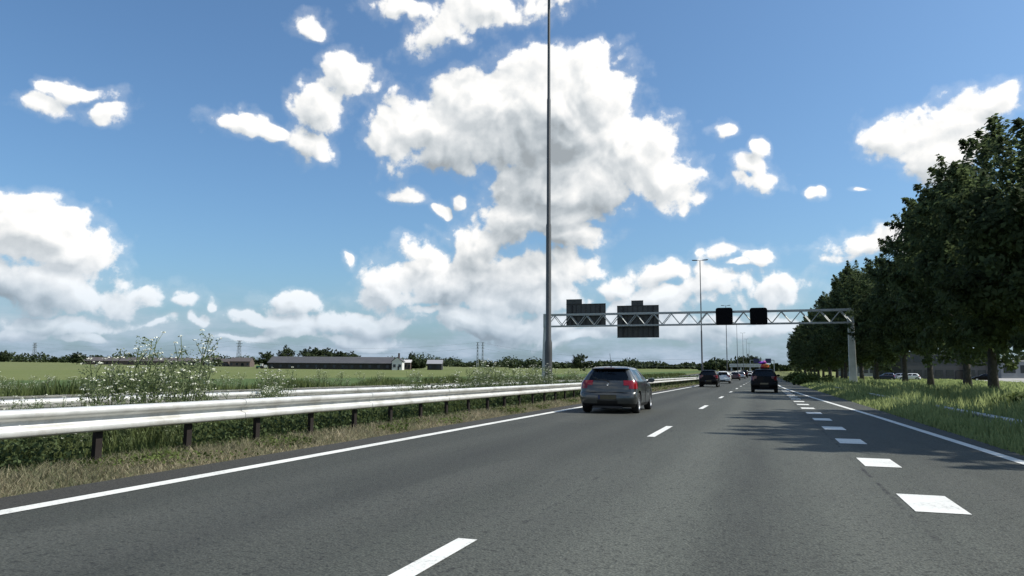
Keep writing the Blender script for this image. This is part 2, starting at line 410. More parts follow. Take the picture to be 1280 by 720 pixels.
def build_world():
    w = bpy.data.worlds.new('World'); SC.world = w; w.use_nodes = True
    t = w.node_tree; t.nodes.clear(); nt = NT(t)
    tc = nt.n('ShaderNodeTexCoord').outputs['Generated']
    sx = nt.n('ShaderNodeSeparateXYZ'); nt.link(tc, sx.inputs[0])
    az = nt.m('ARCTAN2', sx.outputs[0], sx.outputs[1])
    el = nt.m('ARCSINE', sx.outputs[2])
    cb = nt.n('ShaderNodeCombineXYZ'); nt.link(az, cb.inputs[0]); nt.link(el, cb.inputs[1])
    P = cb.outputs[0]
    # ---- thickness group
    g = bpy.data.node_groups.new('cloud_thickness', 'ShaderNodeTree')
    g.interface.new_socket('P', in_out='INPUT', socket_type='NodeSocketVector')
    g.interface.new_socket('thick', in_out='OUTPUT', socket_type='NodeSocketFloat')
    g.interface.new_socket('bulk', in_out='OUTPUT', socket_type='NodeSocketFloat')
    gn = NT(g); gi = gn.n('NodeGroupInput'); go = gn.n('NodeGroupOutput')
    p0 = gi.outputs[0]
    # domain warp
    wn = gn.n('ShaderNodeTexNoise'); gn.link(p0, wn.inputs['Vector']); wn.inputs['Scale'].default_value = 9; wn.inputs['Detail'].default_value = 3
    warp = gn.vm('SCALE', gn.vm('SUBTRACT', wn.outputs['Color'], (0.5, 0.5, 0.5)), scale=0.10)
    warp = gn.vm('MULTIPLY', warp, (1, 0.8, 0))
    p = gn.vm('ADD', p0, warp)
    blobs = []
    for (x, y, rx, ry) in CLOUDS:
        a, e = px_azel(x, y); a1, _ = px_azel(x+rx, y); _, e1 = px_azel(x, y-ry)
        blobs.append((a, e, max(.004, abs(a1-a)), max(.003, abs(e1-e)), min(1.0, max(0.50, ry/56.0))))
    rr = random.Random(3)
    for i in range(26):      # the rest of the sky, out of the picture
        a = rr.uniform(1.15, 4.6)
        blobs.append((a if a < math.pi else a-2*math.pi, rr.uniform(0.08, 0.9), rr.uniform(.1, .3), rr.uniform(.05, .12), rr.uniform(.4, 1.0)))
    acc = None
    for (a, e, ra, re, wgt) in blobs:
        q = gn.vm('MULTIPLY_ADD', p, (1/ra, 1/re, 0), (-a/ra, -e/re, 0))
        b = gn.m('MULTIPLY_ADD', gn.vm('LENGTH', q), -wgt, wgt)
        if acc is None: acc = b
        else:
            nd = gn.n('ShaderNodeMath', operation='SMOOTH_MAX'); gn.link(acc, nd.inputs[0]); gn.link(b, nd.inputs[1]); nd.inputs[2].default_value = 0.10
            acc = nd.outputs[0]
    acc = gn.m('MAXIMUM', acc, -1.0)
    n1 = gn.noise(p0, 17, 9, 0.56)
    def puff(scale, det):
        vo = gn.n('ShaderNodeTexVoronoi', feature='SMOOTH_F1'); gn.link(p, vo.inputs['Vector']); vo.inputs['Scale'].default_value = scale
        vo.inputs['Detail'].default_value = det; vo.inputs['Roughness'].default_value = 0.5; vo.inputs['Smoothness'].default_value = 0.25
        return gn.m('SUBTRACT', 0.56, vo.outputs['Distance'])
    bil = gn.m('ADD', gn.m('MULTIPLY', puff(15, 0), 0.40), gn.m('MULTIPLY', puff(36, 1.5), 0.30))
    th = gn.m('ADD', acc, gn.m('ADD', gn.m('MULTIPLY', gn.m('SUBTRACT', n1, 0.43), 0.85), bil))
    gn.link(th, go.inputs[0]); gn.link(acc, go.inputs[1])
    def thick(Pv):
        nd = nt.n('ShaderNodeGroup'); nd.node_tree = g; nt.link(Pv, nd.inputs[0]); return nd.outputs[0], nd.outputs[1]
    t0, b0 = thick(P)
    t1, _b = thick(nt.vm('ADD', P, (0.008, 0.013, 0)))
    _t, b1 = thick(nt.vm('ADD', P, (0.040, 0.075, 0)))
    fz = nt.noise(P, 70, 5, .65)
    ta = nt.m('ADD', t0, nt.m('MULTIPLY', nt.m('SUBTRACT', fz, 0.5), 0.36))
    veil = nt.m('MULTIPLY', nt.mr(ta, -0.20, 0.10, 0, 1, True), 0.15)
    alpha = nt.m('MAXIMUM', nt.mr(ta, 0.0, 0.21, 0, 1, True), veil)
    grad = nt.m('SUBTRACT', t0, t1)
    lit = nt.m('MULTIPLY_ADD', nt.m('MINIMUM', nt.m('MAXIMUM', grad, -0.3), 0.3), 0.70, nt.m('MULTIPLY_ADD', fz, 0.16, 0.83))
    body = nt.m('ADD', nt.mr(b1, -0.05, 0.95, 0.0, 0.36, True), nt.mr(t0, 0.15, 0.7, 0.0, 0.08, True))
    lit = nt.m('SUBTRACT', lit, body)
    lit = nt.m('MINIMUM', nt.m('MAXIMUM', lit, 0.40), 1.05)
    ccol = nt.mix(nt.mr(lit, 0.5, 0.95), (0.84, 0.93, 1.0, 1), (1.0, 0.99, 0.97, 1))
    CLOUD_GAIN = 9.0
    ccol = nt.vm('SCALE', ccol, scale=nt.m('MULTIPLY', lit, CLOUD_GAIN))
    ccol = nt.vm('MULTIPLY', ccol, nt.mix(nt.mr(el, 0.01, 0.15, 0, 1), (0.62, 0.72, 0.85, 1), (1, 1, 1, 1)))
    sky = nt.n('ShaderNodeTexSky', sky_type='NISHITA'); sky.sun_disc = False
    sky.sun_elevation = R(SUN_EL); sky.sun_rotation = R(90-SUN_AZ)
    sky.altitude = 0; sky.air_density = 1.0; sky.dust_density = 1.8; sky.ozone_density = 2.5
    sk = nt.vm('MULTIPLY', sky.outputs[0], (0.84, 1.10, 1.25))
    # low bank of pale far cloud and moisture along the horizon
    hz = nt.noise(nt.vm('MULTIPLY', P, (1, 3.2, 1)), 9, 6, 0.6)
    hband = nt.m('MULTIPLY', nt.mr(el, 0.005, 0.13, 1, 0, True), nt.mr(hz, 0.38, 0.62, 0.35, 0.9, True))
    sk = nt.mix(hband, sk, nt.mix(nt.mr(hz, .4, .7), (2.8, 3.9, 5.5, 1), (4.5, 5.3, 6.3, 1)))
    col = nt.mix(nt.m('MULTIPLY', alpha, nt.mr(el, 0.0, 0.14, 0.7, 1.0, True)), sk, ccol)
    bg = nt.n('ShaderNodeBackground'); nt.link(col, bg.inputs[0]); bg.inputs[1].default_value = 0.085
    out = nt.n('ShaderNodeOutputWorld'); nt.link(bg.outputs[0], out.inputs[0])
    w.cycles.sampling_method = 'MANUAL'; w.cycles.sample_map_resolution = 512
build_world()

sl = bpy.data.lights.new('sun', 'SUN'); sl.energy = 4.2; sl.angle = R(0.53); sl.color = (1.0, 0.955, 0.88)
so = bpy.data.objects.new('sun', sl); COL.objects.link(so)
so.rotation_euler = sdir.to_track_quat('Z', 'Y').to_euler(); so.location = (30, 10, 60)

SC.view_settings.view_transform = 'Standard'; SC.view_settings.look = 'None'
SC.view_settings.exposure = 0.5; SC.view_settings.gamma = 1.0
SC.cycles.max_bounces = 6; SC.cycles.transparent_max_bounces = 12; SC.cycles.diffuse_bounces = 4; SC.cycles.glossy_bounces = 3
SC.cycles.caustics_reflective = False; SC.cycles.caustics_refractive = False

# ------------------------------------------------------------------ ground, roads, markings
def lin(*segs):
    out = []
    for a, b, n in segs:
        out += list(np.linspace(a, b, n, endpoint=False))
    out.append(segs[-1][1]); return out

def sheet(name, xs, ys, zf, m, **kw):
    V = np.array([(x, y, zf(x, y)) for y in ys for x in xs], dtype=np.float32)
    nx, ny = len(xs), len(ys)
    i, j = np.meshgrid(np.arange(nx-1), np.arange(ny-1))
    a = (j*nx+i).ravel()
    F = np.stack([a, a+1, a+nx+1, a+nx], 1)
    me = np_mesh(name, V, 4, F)
    me.polygons.foreach_set('use_smooth', [True]*len(me.polygons))
    return setp(obj(name, me, None, m), **kw)

YS = lin((-60, 0, 12), (0, 60, 40), (60, 200, 40), (200, 500, 30), (500, 1200, 14), (1200, 4500, 14))
XS = lin((-4500, -1000, 12), (-1000, -200, 24), (-200, -40, 30), (-40, -12, 28), (-12, -6, 20), (-6, 3, 6), (3, 14, 44), (14, 60, 20), (60, 400, 20), (400, 4500, 14))
sheet('ground', XS, YS, lambda x, y: gz(x, y) + (0.05*math.sin(x*1.7+y*.6)*math.sin(y*.9) if (x > 4.4 or -10 < x < -8) and abs(y) < 200 else 0), MT['ground'], kind='structure')
XR = lin((-6.85, 3.75, 24))
def road_x(x, y): return x
YR = lin((-40, 60, 60), (60, 300, 60), (300, 900, 40))
sheet('road', XR, YR, lambda x, y: rise(x, y), MT['asphalt'], kind='structure')
sheet('opposite_road', lin((-23.8, -12.1, 6)), YR, lambda x, y: rise(x, y), MT['asphalt'], kind='structure')

XD, XB, XL = -2.07, 1.47, -6.13
def edge_x(y):            # right edge line: the merging lane tapers into the block line
    return float(np.interp(y, [-20, 5, 12.35, 24.2, 35, 47.1, 62, 76, 90], [3.75, 3.58, 3.41, 3.07, 2.66, 2.24, 1.80, 1.56, 1.50]))

marks = MB()
def strip(xf, w, y0, y1, step=2.0, dz=0.005):
    n = max(1, int((y1-y0)/step)); ys = np.linspace(y0, y1, n+1)
    vs = []; fs = []
    for y in ys:
        x = xf(y); z = rise(x, y)+dz
        vs += [(x-w/2, y, z), (x+w/2, y, z)]
    for i in range(n): fs.append((2*i, 2*i+1, 2*i+3, 2*i+2))
    marks.add(vs, fs)
strip(lambda y: XL, 0.20, -20, 600)
strip(edge_x, 0.17, -20, 600)
y = 4.25-12*2
DASH0 = at_z(834, 533).y-3.05-12
k = -2
while DASH0+12*k < 600:
    sh = -0.43 if DASH0+12*k < 5 else 0.0
    strip(lambda y: XD, 0.15, DASH0+12*k+sh, DASH0+12*k+3.05+sh, 3.05); k += 1
b1 = at_z(1144, 640).y
b2 = at_z(1096, 579.5).y-at_z(1165, 632).y
for k in range(-4, 24):
    y0 = b1+b2*k
    if y0 > 60: break
    strip(lambda y: XB, 0.44, y0, y0+1.05, 1.1)
strip(lambda y: -12.55, 0.2, -30, 600); strip(lambda y: -21.0, 0.2, -30, 600)
for k in range(-2, 40): strip(lambda y: -16.8, 0.155, 3+12*k, 6+12*k, 3)
setp(obj('road_markings', marks.mesh(fix=False), None, MT['mark']), kind='structure')

# ------------------------------------------------------------------ guard rails
def wbeam(mb, x, y0, y1, zt, face=1, h=0.31, step=6.0, bolts=None):
    prof = [(0.015, 0.0), (0.065, -0.012), (0.085, -0.035), (0.083, -0.075), (0.07, -0.095), (0.004, -0.130), (0.0, -0.150), (0.0, -0.178), (0.012, -0.192), (0.075, -0.212), (0.085, -0.235), (0.083, -0.278), (0.07, -0.296), (0.012, -0.31)]
    th = 0.006
    ring = [(px*face, pz) for px, pz in prof]+[((px-th-.004)*face, pz) for px, pz in reversed(prof)]
    n = max(2, int((y1-y0)/step)); ys = np.linspace(y0, y1, n+1)
    vs = []; fs = []; k = len(ring)
    for y in ys:
        zz = rise(x, y)+zt
        vs += [(x+px, y, zz+pz) for px, pz in ring]
    for i in range(n):
        for j in range(k):
            fs.append((i*k+j, i*k+(j+1) % k, (i+1)*k+(j+1) % k, (i+1)*k+j))
    fs.append(tuple(range(k))); fs.append(tuple(n*k+j for j in range(k-1, -1, -1)))
    mb.add(vs, fs)

def guardrail(label, x, y0, y1, sides, zt=0.76, spacing=1.53, yfirst=7.24, group=None, mt='galv', zoff=0, postd=0.0):
    t = thing('guardrail', label, 'guardrail', (x, yfirst, zoff), 0, group)
    for (dx, face) in sides:
        mb = MB(); wbeam(mb, dx, 0, 0, 0) if False else None
        # build in local coords
        wbeam_local = MB()
        prof_y0, prof_y1 = y0, y1
        wbeam(wbeam_local, x+dx, y0, y1, zt+zoff, face)
        ysp = y0+2.0
        while ysp < min(y1, 90):
            wbeam(wbeam_local, x+dx+0.010*face, ysp-0.16, ysp+0.16, zt+zoff+0.002, face); ysp += 4.0
        vs = [(a-x, b-yfirst, c-zoff) for a, b, c in wbeam_local.v]
        wl = MB(); wl.add(vs, wbeam_local.f)
        o = obj('rail', wl.mesh(), t, MT[mt], 50)
        bl = MB()
        yb = y0+2.0
        while yb < min(y1, 70):
            for dy in (-0.14, 0.14):
                for dz in (-0.055, -0.256):
                    bl.lathe([(0.001, 0.094*face), (0.014, 0.092*face), (0.016, 0.080*face)], 8, 'X', (dx, yb+dy-yfirst, rise(x, yb)+zt+dz))
            yb += 4.0
        obj('bolt', bl.mesh(), o, MT['post'])
        o.children[0]['kind'] = 'stuff'
        # splice plates where two rail lengths overlap
    pm = MB(); pm.box((0, 0, -0.02), (0.075, 0.10, 1.02)); 
    pme = None
    ks = []
    k = math.floor((y0-yfirst)/spacing)+1
    n_parts = 0
    rest = MB()
    while yfirst+k*spacing < y1-0.3:
        yy = yfirst+k*spacing
        xs_ = sum(s[0] for s in sides)/len(sides) - (0.05*sides[0][1] if len(sides) == 1 else 0)
        zz = rise(x, yy)
        if n_parts < 95 and yy > 2:
            if pme is None:
                b = MB(); b.box((0, 0, zt/2-0.09), (0.06, 0.10, zt+0.16)); b.box((0, 0, zt-0.17), (0.05 if len(sides) == 1 else abs(sides[0][0]-sides[-1][0])-0.02, 0.07, 0.09))
                pme = b.mesh('post'); pme.materials.append(MT['post'])
            o = bpy.data.objects.new('post', pme); COL.objects.link(o); o.parent = t
            o.location = (xs_, yy-yfirst, zz)
            n_parts += 1
        else:
            rest.box((xs_, yy-yfirst, zz+zt/2-0.09), (0.06, 0.10, zt+0.16))
        k += 1
    if rest.v:
        o = obj('post_row', rest.mesh(), t, MT['post']); o['kind'] = 'stuff'
    return t
guardrail('white weathered guardrail beside the left edge line with dark posts', -7.72, -12, 420, [(0, 1)], 0.765, yfirst=7.24)
guardrail('pale double-sided guardrail beyond the weeds of the central reservation', -11.0, -12, 420, [(0.62, 1), (-0.62, -1)], 0.76, 2.0, 6.0)
# right rail, sunk in tall grass
guardrail('low pale guardrail almost buried in tall grass on the right verge', 5.6, 14, 130, [(0, -1)], 0.78, 4.0, 20.0, zoff=-0.58, mt='galv_dull')

# ------------------------------------------------------------------ lamp posts
def lamp_post(loc, label):
    t = thing('street_lamp', label, 'street lamp', loc, 0, 'tall lamp posts along the central reservation')
    p = MB(); p.lathe([(0.0, 0), (0.17, 0), (0.17, 2.2), (0.165, 2.6), (0.125, 2.75), (0.12, 8.0), (0.095, 8.1), (0.09, 14), (0.072, 14.1), (0.065, 19.4), (0.0, 19.42)], 14)
    pole = obj('pole', p.mesh(), t, MT['pole'], 40)
    d = MB(); d.box((0.168, 0, 1.0), (0.02, 0.14, 0.5)); obj('hatch', d.mesh(), pole, MT['galv_dull'])
    a = MB(); a.tube([(-0.75, 0, 19.46), (0, 0, 19.40), (0.75, 0, 19.46)], 0.035, 8); obj('arm', a.mesh(), t, MT['pole'], 60)
    for s in (-1, 1):
        h = MB(); h.prism([(0, -0.14), (0.5, -0.17), (0.8, -0.12), (0.85, 0), (0.8, 0.12), (0.5, 0.17), (0, 0.14)], 0, 0.12)
        h.v = [((0.42+x)*s, y, 19.42+z+0.04*x) for x, y, z in h.v]
        ho = obj('lamp_head', h.mesh(), t, MT['lamp'])
        g = MB(); g.box((0.88*s, 0, 19.43), (0.5, 0.22, 0.03)); obj('lens', g.mesh(), ho, MT['head'])
    return t
PX_P = -9.2
lp_lab = ['tall grey lamp post rising past the gantry out of the picture top', 'lamp post with twin heads standing just left of the matrix boards',
          'lamp post half hidden behind the left matrix board', 'slim distant lamp post between the two matrix boards',
          'faint distant lamp post, fourth one beyond the near pole', 'faint distant lamp post, fifth one beyond the near pole', 'farthest faint lamp post above the queue of cars']
lp0 = None
for i, D in enumerate((34.0, 120, 204, 289, 374, 459, 545)):
    Y = (D + PX_P*math.sin(YAW))/math.cos(YAW)
    lo = (PX_P, Y, rise(PX_P, Y)-0.05)
    if lp0 is None: lp0 = o = lamp_post(lo, lp_lab[i])
    else:
        o = copy_tree(lp0); o.location = lo; o['label'] = lp_lab[i]

# ------------------------------------------------------------------ gantry
GY = 96.5
def gx(px, py=395): return at_y(px, py, GY).x
def gzz(px, py): return at_y(px, py, GY).z
XGR = gx(1063, 395); XGL = gx(683, 395)
ZT = gzz(1040, 387.5); ZB = gzz(1040, 403.5)
GZ = rise(0, GY)
t_g = thing('sign_gantry', 'grey steel lattice gantry spanning both carriageways on two columns', 'sign gantry', (0, GY, GZ))
zt, zb = ZT-GZ, ZB-GZ
ch = MB()
for dy in (-0.55, 0.55):
    ch.box(((XGL+XGR)/2, dy, zt), (XGR-XGL, 0.16, 0.20)); ch.box(((XGL+XGR)/2, dy, zb), (XGR-XGL, 0.14, 0.16))
obj('chord', ch.mesh(), t_g, MT['galv_dull'])
br = MB()
nb = 17; sp = (XGR-XGL)/nb
for i in range(nb):
    x0 = XGL+i*sp
    for dy in (-0.55, 0.55):
        br.tube([(x0, dy, zb+0.07), (x0+sp/2, dy, zt-0.09)], 0.055, 6); br.tube([(x0+sp/2, dy, zt-0.09), (x0+sp, dy, zb+0.07)], 0.055, 6)
    br.tube([(x0, -0.55, zb), (x0, 0.55, zb)], 0.045, 6); br.tube([(x0+sp/2, -0.55, zt), (x0+sp/2, 0.55, zt)], 0.045, 6)
    br.tube([(x0, -0.55, zb), (x0+sp, 0.55, zb)], 0.03, 5)
obj('lattice', br.mesh(), t_g, MT['galv_dull'], 60)
def column(x, wt, wb, dirn):
    c = MB(); zc = zt+0.15
    o0 = 0
    c.add([(x-wb/2, -0.30, -0.3), (x+wb/2, -0.30, -0.3), (x+wb/2, 0.30, -0.3), (x-wb/2, 0.30, -0.3),
           (x-wt/2, -0.28, zc), (x+wt/2, -0.28, zc), (x+wt/2, 0.28, zc), (x-wt/2, 0.28, zc)],
          [(3, 2, 1, 0), (4, 5, 6, 7), (0, 1, 5, 4), (1, 2, 6, 5), (2, 3, 7, 6), (3, 0, 4, 7)])
    co = obj('column', c.mesh(), t_g, MT['conc'])
    bv = co.modifiers.new('b', 'BEVEL'); bv.width = 0.04; bv.segments = 2
    f = MB(); f.box((x, 0, -0.1), (wb+0.5, 1.1, 0.5)); obj('footing', f.mesh(), co, MT['conc'])
    bx = MB()
    for dy in (-0.36, 0.36):
        bx.box((x, dy, (zt+zb)/2), (wt+0.1, 0.06, zt-zb+0.3))
    obj('bracket', bx.mesh(), co, MT['galv_dull'])
column(XGR, 0.60, 0.85, 1); column(XGL-0.1, 0.35, 1.0, -1)

def sign_back(name, label, pxl, pxr, pyt, pyb, tab):
    x0, x1 = gx(pxl), gx(pxr); z1, z0 = gzz((pxl+pxr)/2, pyt), gzz((pxl+pxr)/2, pyb)
    yb = GY+0.85
    t = thing(name, label, 'road sign', ((x0+x1)/2, yb, z0))
    w, h = x1-x0, z1-z0
    p = MB(); p.box((0, 0, h/2), (w, 0.06, h)); pn = obj('panel', p.mesh(), t, MT['signback'])
    r = MB(); n = max(3, int(w/0.62))
    for i in range(n+1):
        r.box((-w/2+0.05+i*(w-0.1)/n, -0.06, h/2), (0.07, 0.058, h))
    obj('rib', r.mesh(), pn, MT['dark']); pn.children[0]['kind'] = 'stuff'
    for z in (0.04, h-0.04):
        e = MB(); e.box((0, -0.045, z), (w, 0.10, 0.08)); obj('edge_bar', e.mesh(), pn, MT['dark'])
    for s in (-0.35, 0.35):
        b = MB(); b.box((s*w, -0.16, h*0.5), (0.10, 0.13, h*0.9)); obj('bracket', b.mesh(), t, MT['dark'])
    tx0, tx1, tz = gx(tab[0]), gx(tab[1]), gzz(tab[0], tab[2])
    tb = MB(); cx = (tx0+tx1)/2-(x0+x1)/2; tb.box((cx, 0.0, h+(tz-z1)/2+0.002), (tx1-tx0, 0.06, tz-z1)); tb.box((cx, -0.05, h+(tz-z1)/2), (0.06, 0.038, (tz-z1)*0.98))
    obj('top_panel', tb.mesh(), t, MT['signback'])
    return t
sign_back('road_sign', 'dark back of the shallower road sign near the left gantry column', 706, 755.6, 379, 406.5, (706, 725.7, 373.6))
sign_back('road_sign', 'dark back of the taller square road sign on the gantry', 770, 822.5, 381, 421.7, (788, 803, 375))

def matrix_board(label, pxl, pxr, pyt, pyb):
    yb = GY-1.05
    P0 = at_y(pxl, pyt, yb); P1 = at_y(pxr, pyb, yb)
    w, h = P1.x-P0.x, P0.z-P1.z
    t = thing('matrix_board', label, 'matrix sign', ((P0.x+P1.x)/2, yb, P1.z), 0, 'matrix boards on the gantry')
    r = 0.28; pts = []
    for cx, cz, a0 in ((w/2-r, h-r, 0), (-w/2+r, h-r, 90), (-w/2+r, r, 180), (w/2-r, r, 270)):
        for k in range(6):
            a = R(a0+k*18); pts.append((cx+r*math.cos(a), cz+r*math.sin(a)))
    b = MB(); b.prism(pts, -0.03, 0.0, 0, 'Y'); obj('face', b.mesh(), t, MT['board'])
    c = MB(); c.prism([(x*0.9, h/2+(z-h/2)*0.9) for x, z in pts], 0.003, 0.32, 0, 'Y'); obj('housing', c.mesh(), t, MT['dark'])
    for sx in (-0.3, 0.3):
        e = MB(); e.box((sx*w, 0.375, h/2), (0.1, 0.10, h*0.95)); obj('bracket', e.mesh(), t, MT['galv_dull'])
matrix_board('blank black matrix board over the left lane', 894.4, 916.2, 384.8, 405.9)
matrix_board('blank black matrix board over the right lane', 937, 959.6, 384.8, 405.9)

# ------------------------------------------------------------------ cars
def make_car(name, label, cat, loc, rz, lv, L, paint_m, glass='glass', wheels=(0.74, 3.40), wr=0.315, plate='plate_y', detail=True,
             colour_tail=None, side_cols=(1, 6, 7, 12), group=None, rear_glass=(9, 12), tail_l=(6, 9), side_l=(9, 12), wb_half=0.86, arch=True, rims='alloy'):
    """lv: layers (z, y_rear, y_front, half width, rear corner r, front corner r); the outline is lofted from sill to roof"""
    NE, NC, NS = 9, 4, 14
    def outline(z, y0, y1, hw, rr, rf):
        pts = []
        ir, jf = hw-rr, hw-rf
        for i in range(NE):                                    # rear edge, left to right, slightly bowed
            u = -1+2*i/(NE-1); pts.append((u*ir, y0+0.05*u*u*min(1, rr/0.25)))
        yb = y0+0.05*min(1, rr/0.25)
        for i in range(1, NC+1):
            a = (i/(NC+1))*math.pi/2; pts.append((ir+rr*math.sin(a), yb+rr*(1-math.cos(a))))
        for i in range(NS):
            t = i/(NS-1); yy = yb+rr+(y1-rf-0.08-yb-rr)*t
            tap = 1-0.035*max(0, (t-0.6)/0.4)**2-0.02*max(0, (0.25-t)/0.25)**2
            pts.append((hw*tap, yy))
        yf = y1-0.08
        for i in range(1, NC+1):
            a = (i/(NC+1))*math.pi/2; pts.append((jf+rf*0.965*math.cos(a), yf-rf+rf*math.sin(a)))
        for i in range(NE):
            u = 1-2*i/(NE-1); pts.append((u*jf, y1-0.08*u*u))
        for i in range(1, NC+1):
            a = (1-i/(NC+1))*math.pi/2; pts.append((-jf-rf*0.965*math.cos(a), yf-rf+rf*math.sin(a)))
        for i in range(NS):
            t = 1-i/(NS-1); yy = yb+rr+(y1-rf-0.08-yb-rr)*t
            tap = 1-0.035*max(0, (t-0.6)/0.4)**2-0.02*max(0, (0.25-t)/0.25)**2
            pts.append((-hw*tap, yy))
        for i in range(1, NC+1):
            a = (1-i/(NC+1))*math.pi/2; pts.append((-ir-rr*math.sin(a), yb+rr*(1-math.cos(a))))
        return [(x, y, z) for x, y in pts]
    rings = [outline(*l) for l in lv]
    n = len(rings[0]); nl = len(rings)
    # curved hood and roof: bow up slightly towards the middle line handled by many layers
    mb = MB()
    iR0 = NE+NC; iF0 = iR0+NS; iL0 = iF0+NC+NE+NC
    PAINT, REAR, SIDE, FRONT, TAIL, BLACK, HEAD = range(7)
    vs = [p for r in rings for p in r]
    fs = []; mi = []
    for j in range(nl-1):
        for k in range(n):
            fs.append((j*n+k, j*n+(k+1) % n, (j+1)*n+(k+1) % n, (j+1)*n+k))
            m_ = PAINT
            if k < NE-1 and rear_glass[0] <= j < rear_glass[1] and 0 <= k < NE-1: m_ = REAR
            elif (iR0 <= k < iF0-1 or iL0 <= k < iL0+NS-1) and side_l[0] <= j < side_l[1]:
                s = k-iR0 if k < iF0 else (NS-2)-(k-iL0)
                if side_cols[0] <= s < side_cols[1] or side_cols[2] <= s < side_cols[3]: m_ = SIDE
            elif iF0+NC <= k < iF0+NC+NE-1 and side_l[0] <= j < side_l[1]: m_ = FRONT
            elif tail_l[0] <= j < tail_l[1] and ((NE-2 if j > tail_l[0] else NE-1) <= k < iR0 or iL0+NS-1 <= k <= n-1 or (k == 0 and j > tail_l[0])): m_ = TAIL
            elif j <= 0 or (j == 1 and 2 <= k < NE-3): m_ = BLACK
            elif j in (4,) and (iF0-1 <= k < iF0+NC or iL0-NC-1 <= k < iL0): m_ = HEAD
            mi.append(m_)
    fs.append(tuple(range(n-1, -1, -1))); mi.append(BLACK)
    fs.append(tuple((nl-1)*n+k for k in range(n))); mi.append(PAINT)
    me = bpy.data.meshes.new('carshell'); me.from_pydata(vs, [], fs); me.polygons.foreach_set('material_index', mi)
    mats = [paint_m, MT[glass], MT[glass], MT[glass], MT['tail'], MT['trim'], MT['head']]
    for m_ in mats: me.materials.append(m_)
    bm = bmesh.new(); bm.from_mesh(me); bmesh.ops.recalc_face_normals(bm, faces=bm.faces); bm.to_mesh(me); bm.free()
    tmp = bpy.data.objects.new('tmp', me); COL.objects.link(tmp)
    cb = MB()
    if arch:
        for yw in wheels:
            for s in (-1, 1):
                ring = [(yw+(wr+0.055)*math.cos(2*math.pi*k/28), wr+(wr+0.055)*math.sin(2*math.pi*k/28)) for k in range(28)]
                cb.prism(ring, s*0.56, s*1.2, BLACK, 'X')
        cme = cb.mesh('cut')
        for m_ in mats: cme.materials.append(m_)
        co = bpy.data.objects.new('cut', cme); COL.objects.link(co)
        md = tmp.modifiers.new('b', 'BOOLEAN'); md.operation = 'DIFFERENCE'; md.object = co; md.solver = 'EXACT'
        bpy.context.view_layer.update()
        ev = tmp.evaluated_get(bpy.context.evaluated_depsgraph_get())
        me2 = bpy.data.meshes.new_from_object(ev)
        bpy.data.objects.remove(co); bpy.data.meshes.remove(cme)
    else:
        me2 = me.copy()
    bpy.data.objects.remove(tmp)
    t = thing(name, label, cat, loc, rz, group)
    def sub(sel, nm, parent, mat_, off=0.0, ang=35):
        bm = bmesh.new(); bm.from_mesh(me2)
        bm.faces.ensure_lookup_table()
        bmesh.ops.delete(bm, geom=[f for f in bm.faces if not sel(f)], context='FACES')
        if not bm.faces: bm.free(); return None
        if off:
            bm.normal_update()
            for v in bm.verts: v.co += v.normal*off
        for f in bm.faces: f.material_index = 0
        mm = bpy.data.meshes.new(nm); bm.to_mesh(mm); bm.free()
        for v in mm.vertices: v.co.y -= L/2
        return obj(nm, mm, parent, mat_, ang)
    cen = lambda f: f.calc_center_median()
    body = sub(lambda f: f.material_index == PAINT, 'body', t, paint_m)
    sub(lambda f: f.material_index == BLACK, 'lower_trim', t, MT['trim'])
    sub(lambda f: f.material_index == REAR, 'rear_window', t, MT[glass])
    sub(lambda f: f.material_index == FRONT, 'windscreen', t, MT[glass])
    for s in (-1, 1):
        sub(lambda f: f.material_index == SIDE and cen(f).x*s > 0, 'side_window', t, MT[glass])
        sub(lambda f: f.material_index == TAIL and cen(f).x*s > 0, 'tail_light', t, colour_tail or MT['tail'], 0.006, 60)
        sub(lambda f: f.material_index == HEAD and cen(f).x*s > 0, 'headlight', t, MT['head'], 0.003)
    bpy.data.meshes.remove(me2)
    # wheels
    tm = MB(); w2 = 0.105
    tm.lathe([(wr*0.66, -w2), (wr*0.93, -w2), (wr, -w2*0.7), (wr, w2*0.7), (wr*0.93, w2), (wr*0.66, w2), (wr*0.64, 0), (wr*0.66, -w2)], 28, 'X')
    tme = tm.mesh('tyre'); tme.materials.append(MT['tyre']); 
    rm = MB(); rm.lathe([(wr*0.655, w2*0.92), (wr*0.60, w2*0.75), (wr*0.58, w2*0.1), (0.0, w2*0.1)], 28, 'X')
    for k in range(5 if detail else 5):
        a = 2*math.pi*k/5
        rm.box((w2*0.55, math.cos(a)*wr*0.33, math.sin(a)*wr*0.33), (w2*0.4, wr*0.62, 0.055), 0, 0, a)
    rm.lathe([(0.055, w2*0.85), (0.06, w2*0.3)], 12, 'X'); rm.lathe([(0.0, w2*0.85), (0.055, w2*0.85)], 12, 'X')
    rme = rm.mesh('rim'); rme.materials.append(MT[rims])
    hub = MB(); hub.lathe([(0.0, w2*0.03), (wr*0.57, w2*0.03)], 20, 'X'); hme = hub.mesh('brake_disc'); hme.materials.append(MT['dark'])
    for yw in wheels:
        for s in (-1, 1):
            wo = bpy.data.objects.new('wheel', None); COL.objects.link(wo); wo.parent = t; wo.empty_display_size = 0.2
            wo.location = (s*(wb_half-w2-0.005), yw-L/2, wr); wo.rotation_euler = (0, 0, 0 if s > 0 else math.pi)
            for mm, nm in ((tme, 'tyre'), (rme, 'rim'), (hme, 'brake_disc')):
                q = bpy.data.objects.new(nm, mm); COL.objects.link(q); q.parent = wo
    return t, body

